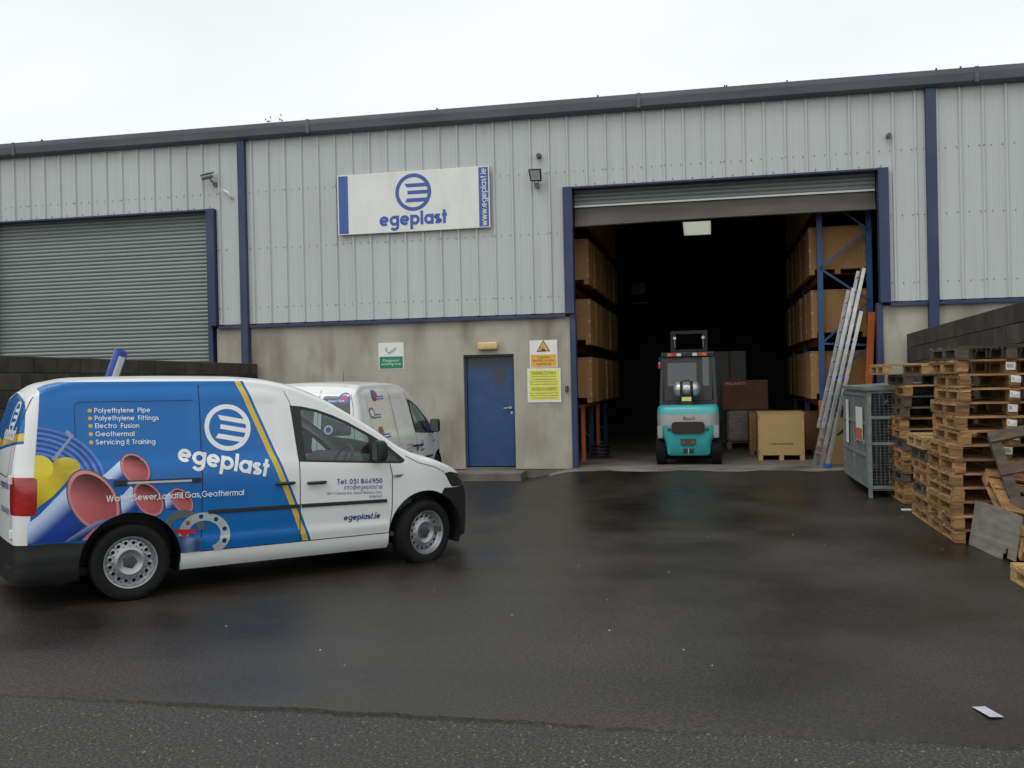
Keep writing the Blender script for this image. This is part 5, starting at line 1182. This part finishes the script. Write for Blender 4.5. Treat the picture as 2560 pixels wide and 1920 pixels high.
# cab
for sgx in (-1, 1):
    MB().bar((sgx*.475, .62, 1.02), (sgx*.445, .78, 1.92), .07, .06, (0, 1, 0)).build('cab_post', 'cab_dark', FK, bevel=.01); MB().bar((sgx*.47, 1.85, .72), (sgx*.44, 1.72, 1.92), .06, .06, (0, 1, 0)).build('cab_post', 'cab_dark', FK, bevel=.01)
B('cab_sill', 'cab_dark', FK, -.48, .48, .60, .68, .98, 1.10, bevel=.01)
def cab_y(z): return .60+(z-1.02)*.18
def cab_panel(x0, x1, z0, z1, name, m, dy=0.0, th=.012):
    return MB().add([(x0, cab_y(z0)+dy, z0), (x1, cab_y(z0)+dy, z0), (x1, cab_y(z1)+dy, z1), (x0, cab_y(z1)+dy, z1), (x0, cab_y(z0)+dy+th, z0), (x1, cab_y(z0)+dy+th, z0), (x1, cab_y(z1)+dy+th, z1), (x0, cab_y(z1)+dy+th, z1)],
                    [(0,3,2,1),(4,5,6,7),(0,1,5,4),(1,2,6,5),(2,3,7,6),(3,0,4,7)]).build(name, m, FK)
for a in ((-.42, .19, 1.79, 1.88), (-.42, .19, 1.11, 1.37), (-.42, -.36, 1.371, 1.789), (.15, .19, 1.371, 1.789), (.37, .42, 1.371, 1.88), (.255, .42, 1.11, 1.369)): cab_panel(*a, 'door_panel', 'cab_dark', -.004)
cab_panel(-.36, .15, 1.371, 1.79, 'rear_window', 'cab_glass', .004); cab_panel(.255, .37, 1.37, 1.88, 'side_window', 'cab_glass', .004); cab_panel(.195, .25, 1.11, 1.88, 'cab_pillar', 'cab_dark', -.008)
B('roof_guard', 'black', FK, -.475, .475, .72, 1.80, 1.885, 1.975, bevel=.02)
for x0_, ms in ((-.36, ('lens_orange', 'lens_red', 'lens_white')), (.085, ('lens_white', 'lens_red', 'lens_orange'))):
    for i, m_ in enumerate(ms): B('rear_lamp', m_, FK, x0_+i*.084, x0_+.080+i*.084, .705, .725, 1.905, 1.955)
MB().lathe([(.001, .05), (.03, .045), (.034, 0), (.03, -.04), (.001, -.05)], (-.50, .70, 1.73), n=14).build('beacon', 'lens_red', FK, smooth=True); B('beacon_base', 'sign_white', FK, -.515, -.485, .685, .715, 1.785, 1.80); B('mirror_arm', 'black', FK, -.51, -.49, .69, .71, 1.80, 1.90)
B('driver_seat', 'black', FK, -.25, .25, 1.0, 1.1, .95, 1.45, bevel=.04)
tk = MB().lathe([(.001, -.235), (.07, -.225), (.115, -.19), (.13, -.15), (.13, .15), (.115, .19), (.07, .225), (.001, .235)], (-.02, .40, 1.315), 'X', 24).build('gas_bottle', 'tank', FK, smooth=True)
for x in (-.115, .075): MB().lathe([(.134, -.018), (.136, -.018), (.136, .018), (.134, .018)], (x, .40, 1.315), 'X', 24).build('strap', 'black', tk)
hb = MB(); hb.tube([(-.10, .27, 1.10), (-.10, .255, 1.42), (-.07, .27, 1.465), (.03, .27, 1.465), (.06, .255, 1.42), (.06, .27, 1.10)], .016, 8); hb.box(-.115, .08, .20, .36, .93, 1.19); hb.build('bottle_bracket', 'black', FK, bevel=.008)
B('warning_label', 'label_yellow', FK, -.10, .06, .194, .1995, 1.11, 1.18); MB().tube([(-.18, .30, 1.04), (-.25, .20, 1.02), (-.32, .22, 1.03), (-.34, .34, 1.05)], .010, 6).build('gas_hose', 'black', FK)
ms = MB()
for sgx in (-1, 1): ms.box(sgx*.30-.05, sgx*.30+.05, 2.1, 2.25, .05, 2.36)
ms.box(-.35, .35, 2.1, 2.25, 2.36, 2.42); ms.box(-.33, .33, 2.12, 2.2, 1.95, 2.06); ms.build('mast', 'black', FK)
for sgx in (-1, 1): MB().cyl((sgx*.27, 2.06, 2.28), (sgx*.27, 2.09, 2.28), .03, 12).build('chain_pulley', 'steel', FK); MB().cyl((sgx*.27, 2.06, 2.1), (sgx*.27, 2.06, 2.26), .008, 8).build('lift_chain', 'steel', FK)
for sgx in (-1, 1): B('fork_arm', 'black', FK, sgx*.25-.05, sgx*.25+.05, 2.3, 3.4, .05, .09)

# ------------------------------------------------------------------ ladders
def basis(foot, top, across):
    f = Vector(foot); z = (Vector(top)-f); L = z.length; z.normalize(); x = Vector(across); x = (x-z*x.dot(z)).normalized(); y = z.cross(x)
    m = Matrix((x, y, z)).transposed().to_4x4(); m.translation = f; return m, L
m_, L_ = basis((1.80, -.0, .19), (2.56, .20, 3.40), (.12, -.99, 0))
LD = thing('extension_ladder', 'aluminium extension ladder leaning against the door jamb', 'ladder'); LD.matrix_world = m_
def ladder_section(par, y, z0, z1, wd, name):
    for sgx in (-1, 1): B(name, 'alu', par, sgx*wd/2-.014, sgx*wd/2+.014, y-.029, y+.029, z0, z1, bevel=.003)
    z = z0+.14
    while z < z1-.05: MB().cyl((-wd/2-.016, y, z), (wd/2+.016, y, z), .014, 8).build('rung', 'alu', par); z += .25
ladder_section(LD, 0, 0, 2.6, .40, 'stile'); ladder_section(LD, -.095, .30, L_, .34, 'stile'); ladder_section(LD, -.19, .6, 2.95, .30, 'stile')
for sgx in (-1, 1): B('rubber_foot', 'blue_plastic', LD, sgx*.20-.022, sgx*.20+.022, -.045, .045, -.012, .05)
for z in (1.5, 2.05): B('guide_clip', 'blue_plastic', LD, -.23, -.17, -.13, .045, z, z+.05)
m_, L_ = basis((1.70, .06, .19), (2.04, .10, 1.62), (.25, -.97, 0))
SL_ = thing('stepladder', 'folded aluminium stepladder with a blue top leaning in the doorway', 'ladder'); SL_.matrix_world = m_
for sgx in (-1, 1): B('stile', 'alu', SL_, sgx*.16-.012, sgx*.16+.012, -.03, .03, 0, L_); B('rear_leg', 'alu', SL_, sgx*.18-.01, sgx*.18+.01, .05, .075, .02, L_-.05)
for k in range(5): B('tread', 'alu', SL_, -.15, .15, -.035, .035, .2+.25*k, .225+.25*k)
B('top_cap', 'blue_plastic', SL_, -.20, .20, -.06, .10, L_, L_+.06, bevel=.012)

# ------------------------------------------------------------------ gas cage
CG = thing('gas_cage', 'galvanised gas bottle cage with mesh sides and notices on its doors', 'cage', (2.12, -2.66, 0))
CW, CL, CH = .86, 2.22, 1.46
for x in (0, CW):
    for y in (0, CL): B('corner_post', 'galv', CG, x-.025, x+.025, y-.025, y+.025, 0, CH)
for z in (.12, .72, 1.08, CH-.03):
    B('side_rail', 'galv', CG, .027, CW-.027, -.018, .018, z, z+.04); B('side_rail', 'galv', CG, .027, CW-.027, CL-.018, CL+.018, z, z+.04); B('back_rail', 'galv', CG, CW-.018, CW+.018, .027, CL-.027, z, z+.04)
for z in (.12, CH-.03): B('front_rail', 'galv', CG, -.018, .018, .027, CL-.027, z, z+.04)
B('base_tray', 'galv', CG, .02, CW-.02, .02, CL-.02, .09, .105)
MB().add([(-.06,-.06,CH+.012),(CW+.06,-.06,CH+.012),(CW+.06,CL+.06,CH+.012),(-.06,CL+.06,CH+.012),(-.06,-.06,CH+.06),(CW+.06,-.06,CH+.10),(CW+.06,CL+.06,CH+.10),(-.06,CL+.06,CH+.06)],
         [(0,3,2,1),(4,5,6,7),(0,1,5,4),(1,2,6,5),(2,3,7,6),(3,0,4,7)]).build('roof_sheet', 'galv', CG)
def mesh_panel(par, o, ux, W_, H_, p=.055, name='wire_mesh'):
    mb = MB(); o = Vector(o); ux = Vector(ux); k = 0
    while k*p < W_: a = o+ux*(k*p); mb.bar(a, a+Vector((0, 0, H_)), .004, .004, ux); k += 1
    k = 0
    while k*p*.75 < H_: a = o+Vector((0, 0, k*p*.75)); mb.bar(a, a+ux*W_, .004, .004); k += 1
    ob = mb.build(name, 'galv', par); ob['kind'] = 'stuff'; return ob
mesh_panel(CG, (.03, 0, .16), (1, 0, 0), CW-.06, CH-.20); mesh_panel(CG, (CW, .03, .16), (0, 1, 0), CL-.06, CH-.20); mesh_panel(CG, (.03, CL, .16), (1, 0, 0), CW-.06, CH-.20)
for (hy, a, w_) in ((CL-.03, R(.3), 1.06), (CL-1.11, R(1.6), 1.06)):
    D = bpy.data.objects.new('cage_door', None); COL.objects.link(D); D.parent = CG; D.location = (-.045, hy, .13); D.rotation_euler = (0, 0, a)
    for y in (-w_, -.04): B('door_post', 'galv', D, -.018, .018, y, y+.04, 0, 1.30)
    for z in (0, .42, .86, 1.26): B('door_rail', 'galv', D, -.016, .016, -w_+.04, -.04, z, z+.04)
    mesh_panel(D, (0, -.04, .04), (0, -1, 0), w_-.08, 1.22, .05)
    B('louvre_sheet', 'galv', D, .004, .008, -w_+.05, -.05, .05, 1.25)
    if hy > 2: B('notice_board', 'sign_white', D, -.026, -.022, -.62, -.36, .52, 1.18)
    else: B('notice_board', 'sign_white', D, -.026, -.022, -.80, -.28, .62, 1.10); B('red_panel', 'lens_red', D, -.029, -.0265, -.78, -.30, .63, .80); B('latch', 'steel', D, -.05, -.02, -.98, -.90, .60, .66)
for k in range(4):
    T = thing('gas_cylinder', f'grey gas cylinder in the cage, {["nearest the pallets", "second from the pallets", "third from the pallets", "farthest from the pallets"][k]}', 'cylinder', (2.62+.1*(k % 2), -2.34+.52*k, .106), 0, 'gas cylinders in the cage')
    MB().lathe([(.001, 0), (.15, 0), (.155, .03), (.155, .98), (.13, 1.08), (.05, 1.14), (.03, 1.16)], n=20).build('bottle', 'cyl_grey', T, smooth=True); MB().lathe([(.03, 1.16), (.03, 1.20), (.09, 1.20), (.09, 1.30), (.08, 1.30), (.08, 1.21), (.001, 1.21)], n=16).build('valve_guard', 'galv', T, smooth=True)
